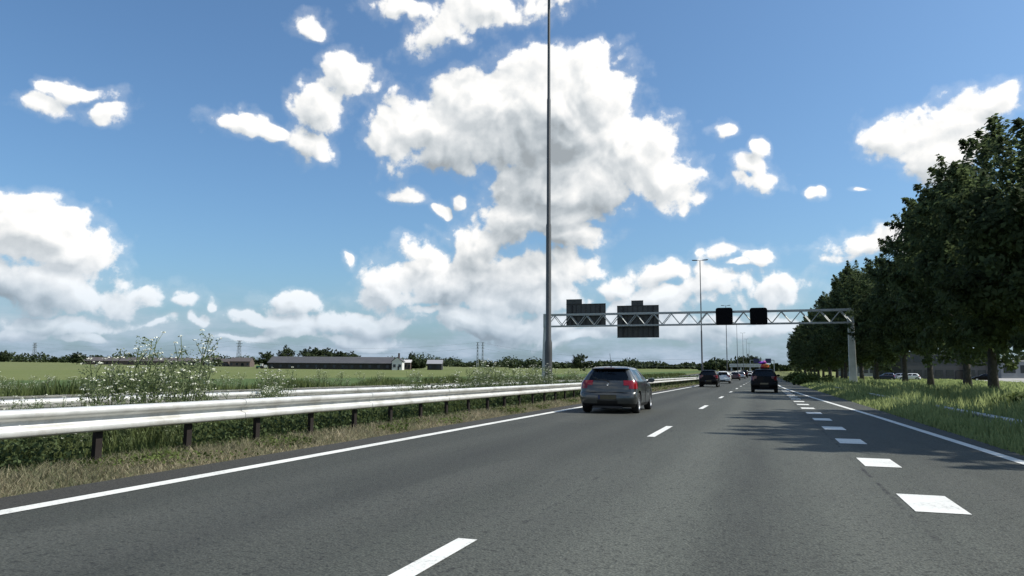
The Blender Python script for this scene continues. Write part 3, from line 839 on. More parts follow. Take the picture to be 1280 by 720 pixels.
def plate(t, y, z, mt, w=0.52, rows=True):
    p = MB(); p.box((0, y, z), (w, 0.018, 0.112)); po = obj('licence_plate', p.mesh(), t, MT[mt])
    f = MB(); f.box((0, y+0.012, z), (w+0.03, 0.012, 0.14)); obj('plate_frame', f.mesh(), po, MT['trim'])
    if mt == 'plate_y':
        b = MB(); b.box((-w/2+0.025, y-0.011, z), (0.05, 0.008, 0.112)); obj('country_strip', b.mesh(), po, MT['plate_b'])
    return po

def mirror(t, x, y, z, pm):
    for s in (-1, 1):
        m = MB(); m.lathe([(0.0, 0.09), (0.06, 0.085), (0.105, 0.05), (0.11, 0.0), (0.10, -0.03), (0.0, -0.03)], 14, 'Z')
        m.v = [(a*1.05, c*1.0, b*0.68) for a, b, c in m.v]
        m.v = [(s*(x+0.10)+a, y+b, z+c) for a, b, c in m.v]
        m.tube([(s*(x-0.06), y, z-0.05), (s*(x+0.06), y, z-0.03)], 0.03, 6)
        obj('wing_mirror', m.mesh(), t, pm, 60)

def seats(t, y_front, y_rear, zr=0.62):
    def seat(x, y, w, hz):
        m = MB(); m.box((x, y+0.22, 0.42), (w, 0.5, 0.16)); m.box((x, y-0.06, 0.72), (w, 0.14, 0.62), 0, 0, R(12))
        o = obj('seat', m.mesh(), t, MT['seat']); bv = o.modifiers.new('b', 'BEVEL'); bv.width = 0.04; bv.segments = 2
        h = MB(); h.box((x, y-0.15, hz), (0.26, 0.10, 0.19)); ho = obj('headrest', h.mesh(), o, MT['seat']); bv = ho.modifiers.new('b', 'BEVEL'); bv.width = 0.035; bv.segments = 2
        return o
    for x in (-0.36, 0.36): seat(x, y_front, 0.48, 1.13)
    m = MB(); m.box((0, y_rear+0.2, 0.40), (1.2, 0.45, 0.16)); m.box((0, y_rear-0.06, 0.66), (1.2, 0.14, 0.5), 0, 0, R(14))
    o = obj('rear_bench', m.mesh(), t, MT['seat'])
    for x in (-0.34, 0.34):
        h = MB(); h.box((x, y_rear-0.15, 0.99), (0.24, 0.08, 0.14)); obj('headrest', h.mesh(), o, MT['seat'])

HATCH = [ # z, y_rear, y_front, hw, rr, rf
 (0.19, 0.16, 4.08, 0.78, .22, .35), (0.30, 0.04, 4.19, 0.845, .24, .42), (0.40, 0.0, 4.235, 0.868, .25, .45), (0.52, 0.0, 4.24, 0.875, .25, .46),
 (0.61, 0.03, 4.22, 0.876, .25, .46), (0.645, 0.085, 4.17, 0.875, .24, .44), (0.74, 0.10, 4.02, 0.873, .24, .40), (0.84, 0.13, 3.72, 0.866, .24, .35),
 (0.92, 0.17, 3.25, 0.852, .23, .30), (0.985, 0.21, 3.02, 0.815, .21, .25), (1.08, 0.30, 2.82, 0.755, .17, .20), (1.22, 0.43, 2.58, 0.675, .16, .18),
 (1.315, 0.52, 2.38, 0.605, .15, .17), (1.345, 0.44, 2.30, 0.580, .15, .17), (1.375, 0.52, 2.18, 0.535, .15, .16), (1.400, 0.74, 2.0, 0.45, .14, .15), (1.414, 1.0, 1.75, 0.33, .1, .12), (1.42, 1.2, 1.55, 0.2, .08, .08)]

rngc = random.Random(5)
GREY = paint('dark_silver_grey_paint', (0.070, 0.075, 0.074), 0.6, 0.30)
BLACKP = paint('black_car_paint', (0.003, 0.003, 0.0035), 0.0, 0.4, 0.06, 0.12)
WHITEP = paint('white_car_paint', (0.72, 0.73, 0.72), 0.0, 0.3)
REDBR = paint('dark_maroon_paint', (0.035, 0.012, 0.012), 0.3, 0.3)
SILV = paint('silver_car_paint', (0.42, 0.43, 0.44), 0.6, 0.3)
BLUEP = paint('dark_blue_paint', (0.02, 0.03, 0.07), 0.3, 0.3)

# grey hatchback just ahead in the left lane
gp = at_z(758, 517.3)
L = 4.24
car, body = make_car('hatchback', 'dark grey three-door hatchback with pale alloy wheels in the left lane', 'car', (gp.x, gp.y+L/2, 0), R(0.6), HATCH, L, GREY,
                     rear_glass=(9, 12), side_l=(9, 12), tail_l=(6, 9))
plate(car, -L/2-0.012, 0.49, 'plate_y')
mirror(car, 0.84, 0.78, 0.98, GREY)
seats(car, -0.05, -0.95)
d = MB()
d.tube([(0, -L/2+0.72, 1.405), (0, -L/2+0.70, 1.45)], 0.02, 6); d.tube([(0, -L/2+0.70, 1.45), (0.0, -L/2+0.52, 1.80)], 0.006, 5)
obj('antenna', d.mesh(), car, MT['trim'])
d = MB(); d.tube([(0.05, -L/2+0.155, 0.955), (-0.1, -L/2+0.20, 1.0), (-0.42, -L/2+0.235, 1.02)], 0.012, 6); obj('wiper', d.mesh(), car, MT['trim'])
d = MB(); d.lathe([(0.0, -L/2+0.093), (0.03, -L/2+0.09), (0.038, -L/2+0.105)], 14, 'X'); d.v = [(b, a, c+0.86) for a, b, c in d.v]; obj('badge', d.mesh(), car, MT['chrome'])
d = MB(); d.box((0, -L/2+0.385, 1.36), (0.34, 0.02, 0.018)); obj('brake_light', d.mesh(), car, MT['tail'])
for s in (-1,):
    d = MB(); d.lathe([(0.038, -L/2-0.02), (0.04, -L/2+0.25), (0.03, -L/2+0.25), (0.03, -L/2-0.02)], 12, 'X'); d.v = [(b+s*0.48, a+0.05, c+0.235) for a, b, c in d.v]; obj('exhaust', d.mesh(), car, MT['chrome'])
for s in (-1, 1):
    d = MB(); d.box((s*0.872, 0.15, 0.83), (0.03, 0.17, 0.03)); obj('door_handle', d.mesh(), car, GREY)
    # door shut lines
    d = MB()
    for yy in (-0.22, 1.02): d.tube([(s*0.880, yy, 0.30), (s*0.882, yy-0.01, 0.6), (s*0.872, yy-0.02, 0.86), (s*0.832, yy-0.03, 0.95)], 0.005, 4)
    d.tube([(s*0.880, -0.22, 0.30), (s*0.880, 1.02, 0.30)], 0.005, 4)
    obj('door_seam', d.mesh(), car, MT['trim'])
d = MB()
d.box((0, -L/2+0.075, 0.64), (1.22, 0.02, 0.012)); obj('tailgate_seam', d.mesh(), car, MT['trim'])
d = MB(); d.box((0, -L/2+0.08, 0.20), (0.9, 0.1, 0.06)); obj('rear_valance', d.mesh(), car, MT['trim'])

def scale_levels(lv, sl, sw, sh, dy=0):
    return [(z*sh, a*sl, b*sl, w*sw, rr*sw, rf*sw) for (z, a, b, w, rr, rf) in lv]

def simple_car(name, label, cat, px, py, X, lv, L, pm, tail=None, group=None, gl='glass_dark', pl='plate_y', wb=(0.72, 3.3), wr=0.31, hw=0.85, rz=0, D=None, mir=True, seat=True):
    if D is None:
        p = at_z(px, py); x, y = (p.x if X is None else X), p.y
    else:
        y = (D + X*math.sin(YAW))/math.cos(YAW) if X is not None else 0; x = X
    t, b = make_car(name, label, cat, (x, y+L/2, rise(x, y)+0.004), rz, lv, L, pm, gl, wheels=wb, wr=wr, wb_half=hw, detail=False, group=group, colour_tail=tail)
    if pl: plate(t, -L/2-0.012, 0.55, pl)
    if mir: mirror(t, hw-0.02, L/2-1.4, 1.0*lv[9][0]/0.955, pm)
    if seat: seats(t, -0.05, -0.95)
    return t

MINI = scale_levels(HATCH, 3.75/4.24, 0.97, 1.52/1.42)   # upright city car
MINI = [(z, a*(0.75 if i > 7 else 1), b, w*(1.0+0.05*(i > 9)), rr, rf) for i, (z, a, b, w, rr, rf) in enumerate(MINI)]
SED = scale_levels(HATCH, 4.4/4.24, 1.01, 1.47/1.42)
VAN = scale_levels(HATCH, 4.7/4.24, 1.06, 1.85/1.42)
VAN = [(z, a*(0.4 if i > 7 else 1), b, w*(1.0+0.14*(i > 9)), rr, rf) for i, (z, a, b, w, rr, rf) in enumerate(VAN)]
TAILD = light_mat('dark_red_lens', (0.16, 0.008, 0.010))

D_H = 48.5
Xh = at_d(955.3, 480, D_H).x
city = simple_car('city_car', 'black upright hatchback in the right lane with a bundle on its roof', 'car', 0, 0, Xh, MINI, 3.75, BLACKP, D=D_H, tail=TAILD, wb=(0.60, 2.95), hw=0.83, pl=None)
p_ = MB(); p_.box((0, -3.75/2-0.012, 0.58), (0.5, 0.02, 0.11)); obj('licence_plate', p_.mesh(), city, mat('dusty_plate', (0.16, 0.13, 0.08), 0.6))
rr_ = MB()
for s in (-1, 1): rr_.tube([(s*0.50, -0.95, 1.50), (s*0.50, -0.9, 1.545), (s*0.50, 0.25, 1.545), (s*0.50, 0.3, 1.50)], 0.016, 6)
for yy in (-0.7, 0.05): rr_.tube([(-0.50, yy, 1.55), (0.50, yy, 1.55)], 0.018, 6)
obj('roof_rack', rr_.mesh(), city, MT['dark'])
# colourful bundle on the roof
CY = city.location
PURP = mat('purple_cloth', (0.20, 0.03, 0.42), 0.7, 0, .2, 5); PINK = mat('pink_cloth', (0.55, 0.10, 0.45), 0.7, 0, .2, 5)
ORNG = mat('orange_cloth', (0.55, 0.12, 0.03), 0.7, 0, .2, 5); YELL = mat('yellow_cloth', (0.65, 0.42, 0.06), 0.7, 0, .2, 5); REDC = mat('red_cloth', (0.35, 0.02, 0.03), 0.7, 0, .2, 5)
bd = thing('roof_bundle', 'purple, pink and orange bundle tied on the roof of the black hatchback', 'bundle', (CY.x, CY.y-0.35, CY.z+1.57))
def lump(c, r, sc, seed, m, nm):
    bm = bmesh.new(); bmesh.ops.create_icosphere(bm, subdivisions=3, radius=r)
    rn = random.Random(seed); ph = [rn.uniform(0, 6.28) for _ in range(6)]
    for v in bm.verts:
        k = 1+0.09*math.sin(v.co.x/r*4+ph[0])*math.sin(v.co.y/r*5+ph[1])+0.06*math.sin(v.co.z/r*6+ph[2])
        v.co = Vector((v.co.x*sc[0]*k+c[0], v.co.y*sc[1]*k+c[1], v.co.z*sc[2]*k+c[2]))
    for v in bm.verts: v.co *= 0.8
    me = bpy.data.meshes.new(nm); bm.to_mesh(me); bm.free(); return obj(nm, me, bd, m, 180)
lump((0.10, 0, 0.18), 0.2, (1.6, 1.5, 0.95), 1, ORNG, 'orange_roll'); lump((0.22, -0.05, 0.26), 0.14, (1.3, 1.3, 0.8), 2, YELL, 'yellow_roll')
lump((0.0, -0.05, 0.10), 0.18, (1.6, 1.4, 0.6), 3, REDC, 'red_roll'); lump((-0.08, 0.05, 0.45), 0.15, (2.2, 1.3, 0.75), 4, PURP, 'purple_roll'); lump((0.06, 0.0, 0.50), 0.12, (1.2, 1.2, 1.1), 5, PINK, 'pink_roll')

def lane_car(pxc, D, *a, **k):
    X = at_d(pxc, 480, D).x
    return simple_car(*a[:3], 0, 0, X, *a[3:], D=D, **k)
lane_car(886, 67, 'hatchback', 'black hatchback ahead in the left lane, first of the queue', 'car', MINI, 3.75, BLACKP, tail=TAILD, wb=(0.60, 2.95), hw=0.83)
lane_car(904, 92, 'hatchback', 'white hatchback in the left lane, following the dark cars', 'car', SED, 4.4, WHITEP, wb=(0.75, 3.45), pl=None)
lane_car(919.3, 134, 'hatchback', 'dark maroon car in the left lane beyond the white hatchback', 'car', SED, 4.4, REDBR, tail=TAILD, wb=(0.75, 3.45), pl=None, mir=False, seat=False)
lane_car(927, 165, 'hatchback', 'small silver car in the left lane beside the black van', 'car', MINI, 3.75, SILV, wb=(0.6, 2.95), hw=.83, pl=None, mir=False, seat=False)
lane_car(930.5, 188, 'van', 'tall black van standing above the queue in the left lane', 'van', VAN, 4.7, BLACKP, tail=TAILD, wb=(0.8, 3.7), hw=.9, pl=None, mir=False, seat=False)
lane_car(938, 205, 'hatchback', 'tiny white car far ahead between the two lanes of traffic', 'car', SED, 4.4, WHITEP, wb=(0.75, 3.45), pl=None, mir=False, seat=False)
lane_car(942.5, 235, 'hatchback', 'tiny dark blue car far ahead, close to the black roof-laden hatchback', 'car', SED, 4.4, BLUEP, wb=(0.75, 3.45), pl=None, mir=False, seat=False)

# ------------------------------------------------------------------ vegetation
def leaves(P, size, rng, up_bias=0.3, aspect=0.6, normals=None):
    n = len(P)
    d = rng.normal(size=(n, 3)); d /= np.linalg.norm(d, axis=1)[:, None]
    if normals is not None: d = d*0.8+normals; d /= np.linalg.norm(d, axis=1)[:, None]+1e-9
    d[:, 2] += up_bias; d /= np.linalg.norm(d, axis=1)[:, None]+1e-9
    a = rng.normal(size=(n, 3)); a -= (a*d).sum(1)[:, None]*d; a /= np.linalg.norm(a, axis=1)[:, None]+1e-9
    b = np.cross(d, a)
    s = (size*rng.uniform(0.6, 1.3, n))[:, None]
    V = np.stack([P-a*s, P+b*s*aspect+d*s*.15, P+a*s, P-b*s*aspect+d*s*.15], 1).reshape(-1, 3)
    F = np.arange(n*4).reshape(n, 4)
    t = np.repeat(rng.uniform(0, 1, n), 4)
    return V, F, t

def crown_points(rng, rx, ry, z0, z1, n_clump, per, cr, shape='round'):
    zc = (z0+z1)/2; rz = (z1-z0)/2
    P = []; N = []
    for i in range(n_clump):
        u = rng.normal(size=3); u /= np.linalg.norm(u)
        rad = rng.uniform(0.35, 1.0)**0.6
        zz = u[2]*rad
        wid = (1.0 if zz < 0.1 else max(0.18, 1-0.62*(zz-0.1)**1.3)) if shape == 'round' else 1
        c = np.array([u[0]*rad*rx*wid, u[1]*rad*ry*wid, zc+zz*rz])
        r = cr*rng.uniform(0.65, 1.35)
        m = int(per*rng.uniform(0.7, 1.3))
        v = rng.normal(size=(m, 3)); v /= np.linalg.norm(v, axis=1)[:, None]
        rr_ = r*rng.uniform(0.45, 1.08, m)**0.7
        q = c+v*rr_[:, None]*np.array([1.1, 1.1, 0.8])
        P.append(q); N.append(v*np.array([1, 1, 1.2]))
    if shape == 'round':                      # leafy shoots that break the outline
        for i in range(int(n_clump*1.3)):
            u = rng.normal(size=3); u /= np.linalg.norm(u)
            wid = (1.0 if u[2] < 0.1 else max(0.18, 1-0.62*(u[2]-0.1)**1.3))
            c = np.array([u[0]*rx*wid, u[1]*ry*wid, zc+u[2]*rz])*1.0
            dirv = u*np.array([1, 1, .7])+np.array([0, 0, .7])+rng.normal(size=3)*.3; dirv /= np.linalg.norm(dirv)
            ln = cr*rng.uniform(.7, 1.5); m = int(per*.28)
            tt = rng.uniform(0, 1, m)
            q = c+dirv*(tt*ln+cr*.45)[:, None]+rng.normal(size=(m, 3))*(cr*.26*(1.1-tt))[:, None]
            P.append(q); N.append(np.tile(dirv, (m, 1)))
    return np.concatenate(P), np.concatenate(N)

def trunk_mesh(rng, h, r, spread, fork=2.6):
    mb = MB()
    x0, y0 = 0, 0
    pts = []; rads = []
    for i in range(9):
        t = i/8; pts.append((0.25*math.sin(t*3+rng.uniform(0, .3))*t, 0.2*math.sin(t*2.2)*t, -0.3+t*(h*0.86+0.3))); rads.append(r*(1.35 if i == 0 else (1.0-0.93*t**0.9)+0.03))
    mb.tube(pts, rads, 10)
    for k in range(11):
        t = (fork+k*(h*0.72-fork)/11)/ (h*0.86); a = k*2.4+rng.uniform(0, 1)
        i = min(7, int(t*8)); bp = Vector(pts[i]).lerp(Vector(pts[i+1]), t*8-i)
        ln = spread*rng.uniform(0.6, 0.95)*(1-0.45*t)
        p1 = bp+Vector((math.cos(a)*ln*.45, math.sin(a)*ln*.45, ln*.35)); p2 = bp+Vector((math.cos(a+.2)*ln*.9, math.sin(a+.2)*ln*.9, ln*rng.uniform(.55, .9)))
        rr_ = r*(0.42-0.25*t)
        mb.tube([bp, p1, p2], [rr_, rr_*.6, rr_*.2], 6)
    return mb.mesh('trunk')

def tree_proto(seed, h, rx, z0, n_clump, per, cr, size, tr, leafm, name_crown='crown'):
    rng = np.random.default_rng(seed)
    P, N = crown_points(rng, rx, rx, z0+cr*.6, h-cr*.6, n_clump, per, cr)
    V, F, t = leaves(P, size, rng, normals=N)
    cme = np_mesh('crown', V, 4, F, t); cme.materials.append(leafm)
    tme = trunk_mesh(rng, h, tr, rx); tme.materials.append(MT['bark']); tme.polygons.foreach_set('use_smooth', [True]*len(tme.polygons))
    return tme, cme

def plant_tree(name, label, cat, loc, protos, sc, rz, group=None):
    t = thing(name, label, cat, loc, rz, group); t.scale = sc
    for me, nm in zip(protos, ('trunk', 'crown')):
        o = bpy.data.objects.new(nm, me); COL.objects.link(o); o.parent = t
    return t

RT = [tree_proto(11+i, (15.4, 16.2, 14.8, 15.8)[i], (4.1, 3.8, 4.3, 4.0)[i], 1.7, 62, 520, 1.25, 0.165, 0.30, MT['leaf']) for i in range(4)]
RT += [tree_proto(17, 16.5, 5.2, 1.8, 105, 480, 1.45, 0.21, 0.32, MT['leaf'])]
ORD = ['first', 'second', 'third', 'fourth', 'fifth', 'sixth', 'seventh', 'eighth', 'ninth', 'tenth', 'eleventh', 'twelfth', 'thirteenth', 'fourteenth',
       'fifteenth', 'sixteenth', 'seventeenth', 'eighteenth', 'nineteenth', 'twentieth', 'twenty-first', 'twenty-second', 'twenty-third', 'twenty-fourth', 'twenty-fifth', 'twenty-sixth']
XT = 13.6
rt = random.Random(21)
ty = [19.8, 25.6, 43.8, 53.7, 64.8, 78, 91, 105, 117.6, 129, 140, 151, 160.6, 170, 180, 193, 204, 210, 222, 236, 250, 265, 282]
gl = 'roadside trees in the row right of the motorway'
for i, Y in enumerate(ty):
    s = rt.uniform(1.0, 1.07)
    x = XT+rt.uniform(-0.4, 0.4)
    if i < 2: x = 16.0
    if i < 2: lab = ['leafy roadside tree shading the block markings from outside the picture', 'leafy roadside tree shading the far part of the block markings'][i]; s = 1.0
    if i in (4, 5, 6): x = 14.6
    if i == 2: s = 1.0
    if i >= 2: lab = f'dark leafy roadside tree, {ORD[i-3]} trunk from the right end of the row'
    if i == 2: lab = 'dark leafy roadside tree whose crown fills the right picture edge, its trunk out of view'
    plant_tree('roadside_tree', lab, 'tree', (x, Y, gz(x, Y)), RT[i % 4 if i > 1 else 4], (s*(.86 if i in (4, 5, 6) else 1), s*(.95 if i in (4, 5, 6) else 1), s*(rt.uniform(.94, 1.06) if i > 1 else .95)), 0.2*i if i in (4, 5, 6) else rt.uniform(0, 6.28), gl)

# shrubs along the right verge
def bush_proto(seed, r, h, n, size, m):
    rng = np.random.default_rng(seed)
    P, N = crown_points(rng, r, r, 0.05, h, n, 120, r*0.38, 'flat')
    P[:, 2] = np.abs(P[:, 2])
    V, F, t = leaves(P, size, rng, normals=N)
    me = np_mesh('shrub', V, 4, F, t); me.materials.append(m); return me
BU = [bush_proto(31+i, 1.1, 1.1, 16, 0.10, MT['bush']) for i in range(2)]
for i, (px, py, D, s, lab) in enumerate([
    (1010, 478, 82, 1.3, 'bright green shrub spilling towards the right shoulder past the black hatchback'),
    (1022, 476, 92, 1.6, 'broad green shrub on the right verge just before the gantry column'),
    (996, 474, 112, 1.6, 'far green shrub at the bend of the right verge'),
    (1150, 492, 44, 0.6, 'low green shrub under the second tree trunk'),
    (1279, 505, 27, 0.95, 'dark green shrub at the right picture edge'),
    (1090, 483, 66, 0.8, 'low green shrub in the grass before the gantry column')]):
    p = at_d(px, py, D); o = obj('shrub', BU[i % 2]); o.location = (p.x, p.y, gz(p.x, p.y)-0.05); o.scale = (s, s, s*0.9); o.rotation_euler = (0, 0, i*1.3)
    setp(o, lab, 'shrub', 'shrubs on the right verge')

def blades(name, X, Y, H, rng, wdt, lean, m, zf=gz, **kw):
    n = len(X)
    Z = np.array([zf(a, b) for a, b in zip(X, Y)])
    B = np.stack([X, Y, Z-0.02], 1)
    a = rng.uniform(0, 2*np.pi, n); side = np.stack([np.cos(a), np.sin(a), np.zeros(n)], 1)
    b = rng.uniform(0, 2*np.pi, n); ln = np.stack([np.cos(b), np.sin(b), np.zeros(n)], 1)*(H*lean*rng.uniform(0.2, 1.2, n))[:, None]
    up = np.array([0, 0, 1.0])
    w = (wdt*rng.uniform(.6, 1.4, n))[:, None]
    mid = B+up*(H*.55)[:, None]+ln*.35
    tip = B+up*H[:, None]*0.97+ln
    V = np.stack([B-side*w, B+side*w, mid+side*w*.75, mid-side*w*.75, tip+side*w*.12, tip-side*w*.12], 1).reshape(-1, 3)
    k = np.arange(n)[:, None]*6
    F = np.concatenate([k+np.array([0, 1, 2, 3]), k+np.array([3, 2, 4, 5])], 1).reshape(-1, 4)
    t = np.repeat(rng.uniform(0, 1, n), 6)
    me = np_mesh(name, V, 4, F, t)
    return setp(obj(name, me, None, m), kind='stuff', **kw)

rng = np.random.default_rng(99)
# right verge: tall meadow grass
def ydens(n, y0, y1, p=1.0):
    u = rng.uniform(0, 1, n); return y0*(y1/y0)**u
n = 90000
Y = ydens(n, 7, 130); X = 3.72+ (rng.uniform(0, 1, n)**1.1)*9.5
H = (0.16+0.55*np.clip((X-3.75)/2.2, 0, 1))*rng.uniform(.45, 1.2, n)*(1-0.25*np.clip((X-9)/4, 0, 1))
clump = np.sin(X*1.3+Y*.5)*np.sin(Y*.83-X*.7)
H *= (1+0.35*clump); keep = rng.uniform(0, 1, n) < 0.75+0.3*clump
blades('verge_grass', X[keep], Y[keep], H[keep], rng, 0.012+0.0006*Y[keep], 0.35, MT['grass_r'])
n = 30000
Y = ydens(n, 25, 220); X = 13+rng.uniform(0, 1, n)*26
blades('meadow_grass', X, Y, rng.uniform(.15, .45, n), rng, 0.02+0.0006*Y, 0.3, MT['grass_r'])
# left verge: dry grass by the asphalt edge and the median
n = 75000
Y = ydens(n, 3.5, 90); X = -6.78-(rng.uniform(0, 1, n)**1.4)*1.15
H = (0.03+0.13*np.clip((-X-6.8)/0.8, 0, 1))*rng.uniform(.4, 1.5, n)
blades('dry_grass', X, Y, H, rng, 0.0035+0.0004*Y, 0.9, MT['grass_l'])
n = 46000
Y = ydens(n, 4, 130); X = -7.6-rng.uniform(0, 1, n)*4.3
H = rng.uniform(.1, .5, n)*(0.35+0.8*np.clip((-X-7.6)/1.0, 0, 1))*(1+.5*np.sin(X*2.3+Y*.9)*np.sin(Y*1.7))
blades('median_grass', X, Y, H, rng, 0.004+0.0004*Y, 0.5, MT['crop'])
# leafy weeds in the median
n = 130000
Y = ydens(n, 4, 140); X = -7.75-rng.uniform(0, 1, n)*3.6
cl = np.sin(X*2.1+Y*1.1)+np.sin(Y*1.9-X)+np.sin(Y*0.57)*1.2
keep = cl > rng.uniform(-2.2, 1.4, n)
X, Y = X[keep], Y[keep]; Z = rng.uniform(0.02, 0.75, len(X))**1.1*(0.35+0.75*np.clip((-X-7.75)/0.7, 0, 1))
Z = np.where(Y < 21, np.minimum(Z, 0.42+0.1*np.sin(X*9+Y*7)), Z)
P = np.stack([X, Y, Z+np.array([gz(a, b) for a, b in zip(X, Y)])], 1)
V, F, t = leaves(P, 1.0, rng, up_bias=0.6)
sz = np.repeat(0.024+0.0009*Y, 4)[:, None]; C = np.repeat(P, 4, axis=0); V = C+(V-C)*sz
setp(obj('undergrowth', np_mesh('undergrowth', V, 4, F, t), None, MT['weed']), kind='stuff')
# low green weeds spreading into the dry strip in patches
n = 26000
Y = ydens(n, 3.6, 90); X = -6.9-rng.uniform(0, 1, n)*0.95
cl = np.sin(X*3.1+Y*1.7)+np.sin(Y*2.3-X*2)+np.sin(Y*.9)+1.6*(-X-7.3)
keep = cl > rng.uniform(0.1, 1.8, n); X, Y = X[keep], Y[keep]
P = np.stack([X, Y, rng.uniform(0.0, 0.16, len(X))+np.array([gz(a, b) for a, b in zip(X, Y)])], 1)
V, F, t = leaves(P, 1.0, rng, up_bias=0.9)
sz = np.repeat(0.02+0.0008*Y, 4)[:, None]; C = np.repeat(P, 4, axis=0); V = C+(V-C)*sz
setp(obj('low_weeds', np_mesh('low_weeds', V, 4, F, t), None, MT['bush']), kind='stuff')
# rough edge of the field beyond the opposite carriageway
n = 60000
Y = ydens(n, 12, 260); X = -24.6-(rng.uniform(0, 1, n)**1.3)*9
H = rng.uniform(.3, 1.0, n)*(0.7+0.5*np.sin(X*.9+Y*.21)*np.sin(Y*.33))
blades('field_edge_grass', X, Y, H, rng, 0.014+0.0007*Y, 0.3, MT['crop'])

# cow parsley: stems, feathery leaves, white umbels
def parsley_proto(seed, h):
    rn = random.Random(seed); st = MB(); ump = []; lfp = []
    nst = 4
    for k in range(nst):
        a = rn.uniform(0, 6.28); ln = rn.uniform(.05, .28)*h; hh = h*rn.uniform(.7, 1.0)
        p0 = Vector((rn.uniform(-.06, .06), rn.uniform(-.06, .06), -0.05)); p1 = Vector((math.cos(a)*ln*.4, math.sin(a)*ln*.4, hh*.5)); p2 = Vector((math.cos(a)*ln, math.sin(a)*ln, hh))
        st.tube([p0, p1, p2], [.012, .009, .005], 5); ump.append((p2, rn.uniform(.04, .07)))
        for q in range(4):
            t = rn.uniform(.4, .95); b = (p0.lerp(p1, t*2) if t < .5 else p1.lerp(p2, t*2-1)); aa = rn.uniform(0, 6.28); l2 = h*rn.uniform(.08, .2)
            e = b+Vector((math.cos(aa)*l2*.7, math.sin(aa)*l2*.7, l2*.8)); st.tube([b, e], [.006, .003], 4); ump.append((e, rn.uniform(.025, .05)))
        for q in range(9):
            t = rn.uniform(.12, .95); b = (p0.lerp(p1, t*2) if t < .5 else p1.lerp(p2, t*2-1)); lfp.append((b, rn.uniform(0, 6.28), rn.uniform(.15, .32)*h/1.6))
    rng_ = np.random.default_rng(seed)
    FP = []
    for c, r in ump:
        m = 10; ang = rng_.uniform(0, 6.28, m); rad = r*np.sqrt(rng_.uniform(0, 1, m))
        FP.append(np.stack([c.x+rad*np.cos(ang), c.y+rad*np.sin(ang), c.z+.015-rad*rad*2+rng_.uniform(-.008, .008, m)], 1))
    FP = np.concatenate(FP); fl = leaves(FP, .0125, rng_, up_bias=1.2, aspect=1.0)
    LP = []
    for b, a, l in lfp:
        m = 26; t = rng_.uniform(0.1, 1, m); w = (1.15-t)*.55*l*rng_.uniform(-1, 1, m)
        LP.append(np.stack([b.x+math.cos(a)*t*l-math.sin(a)*w, b.y+math.sin(a)*t*l+math.cos(a)*w, b.z+t*l*.75-t*t*l*.35+rng_.uniform(-.25, .25, m)*l], 1))
    LP = np.concatenate(LP); lf = leaves(LP, .019, rng_, up_bias=.5)
    s = st.mesh('stem'); s.materials.append(MT['stem'])
    l = np_mesh('leaf', lf[0], 4, lf[1], lf[2]); l.materials.append(MT['feather'])
    f = np_mesh('blossom', fl[0], 4, fl[1], fl[2]); f.materials.append(MT['flower'])
    return s, l, f
CPP = [parsley_proto(41+i, 1.6) for i in range(4)]
def parsley(loc, i, sc, rz, lab, grp):
    t = thing('cow_parsley', lab, 'wildflower', loc, rz, grp); t.scale = (sc,)*3
    for me, nm in zip(CPP[i % 4], ('stem', 'leaf', 'blossom')):
        o = bpy.data.objects.new(nm, me); COL.objects.link(o); o.parent = t
rn = random.Random(77)
tall = [(130, 441), (146, 432), (164, 418), (178, 415), (190, 424), (203, 442), (226, 440), (238, 411), (246, 418), (256, 456), (118, 464), (232, 447)]
for i, (px, py) in enumerate(tall):
    X = -8.7-rn.uniform(0, 0.9); p = at_x(px, py, X)
    parsley((X, p.y, gz(X, p.y)), i, max(.5, p.z/1.6), rn.uniform(0, 6), 'tall white-flowered cow parsley in the clump rising above the left guardrail', 'tall clump of cow parsley above the guardrail')
for i in range(70):
    px = rn.choice([rn.uniform(0, 330), rn.uniform(500, 640), rn.uniform(500, 700), rn.uniform(600, 730), rn.uniform(690, 800), rn.uniform(330, 360)])
    X = -8.3-rn.uniform(0, 1.9)
    D = 986.3*X/(px-954); Yp = (D+X*math.sin(YAW))/math.cos(YAW)
    h = rn.uniform(.6, .98) if px < 500 else rn.uniform(.9, 1.5 if px < 600 else 1.75)
    if 330 < px < 360: h = rn.uniform(.9, 1.3)
    parsley((X, Yp, gz(X, Yp)), i, h/1.6, rn.uniform(0, 6), 'white-flowered cow parsley among the weeds between the two guardrails', 'cow parsley between the guardrails')
for i in range(70):
    px = rn.uniform(-20, 690); X = -25-rn.uniform(0, 5); D = 986.3*X/(px-954); Yp = (D+X*math.sin(YAW))/math.cos(YAW)
    parsley((X, Yp, gz(X, Yp)), i, rn.uniform(.6, .95), rn.uniform(0, 6), 'white-flowered cow parsley on the field edge beyond the far carriageway', 'cow parsley along the field edge')

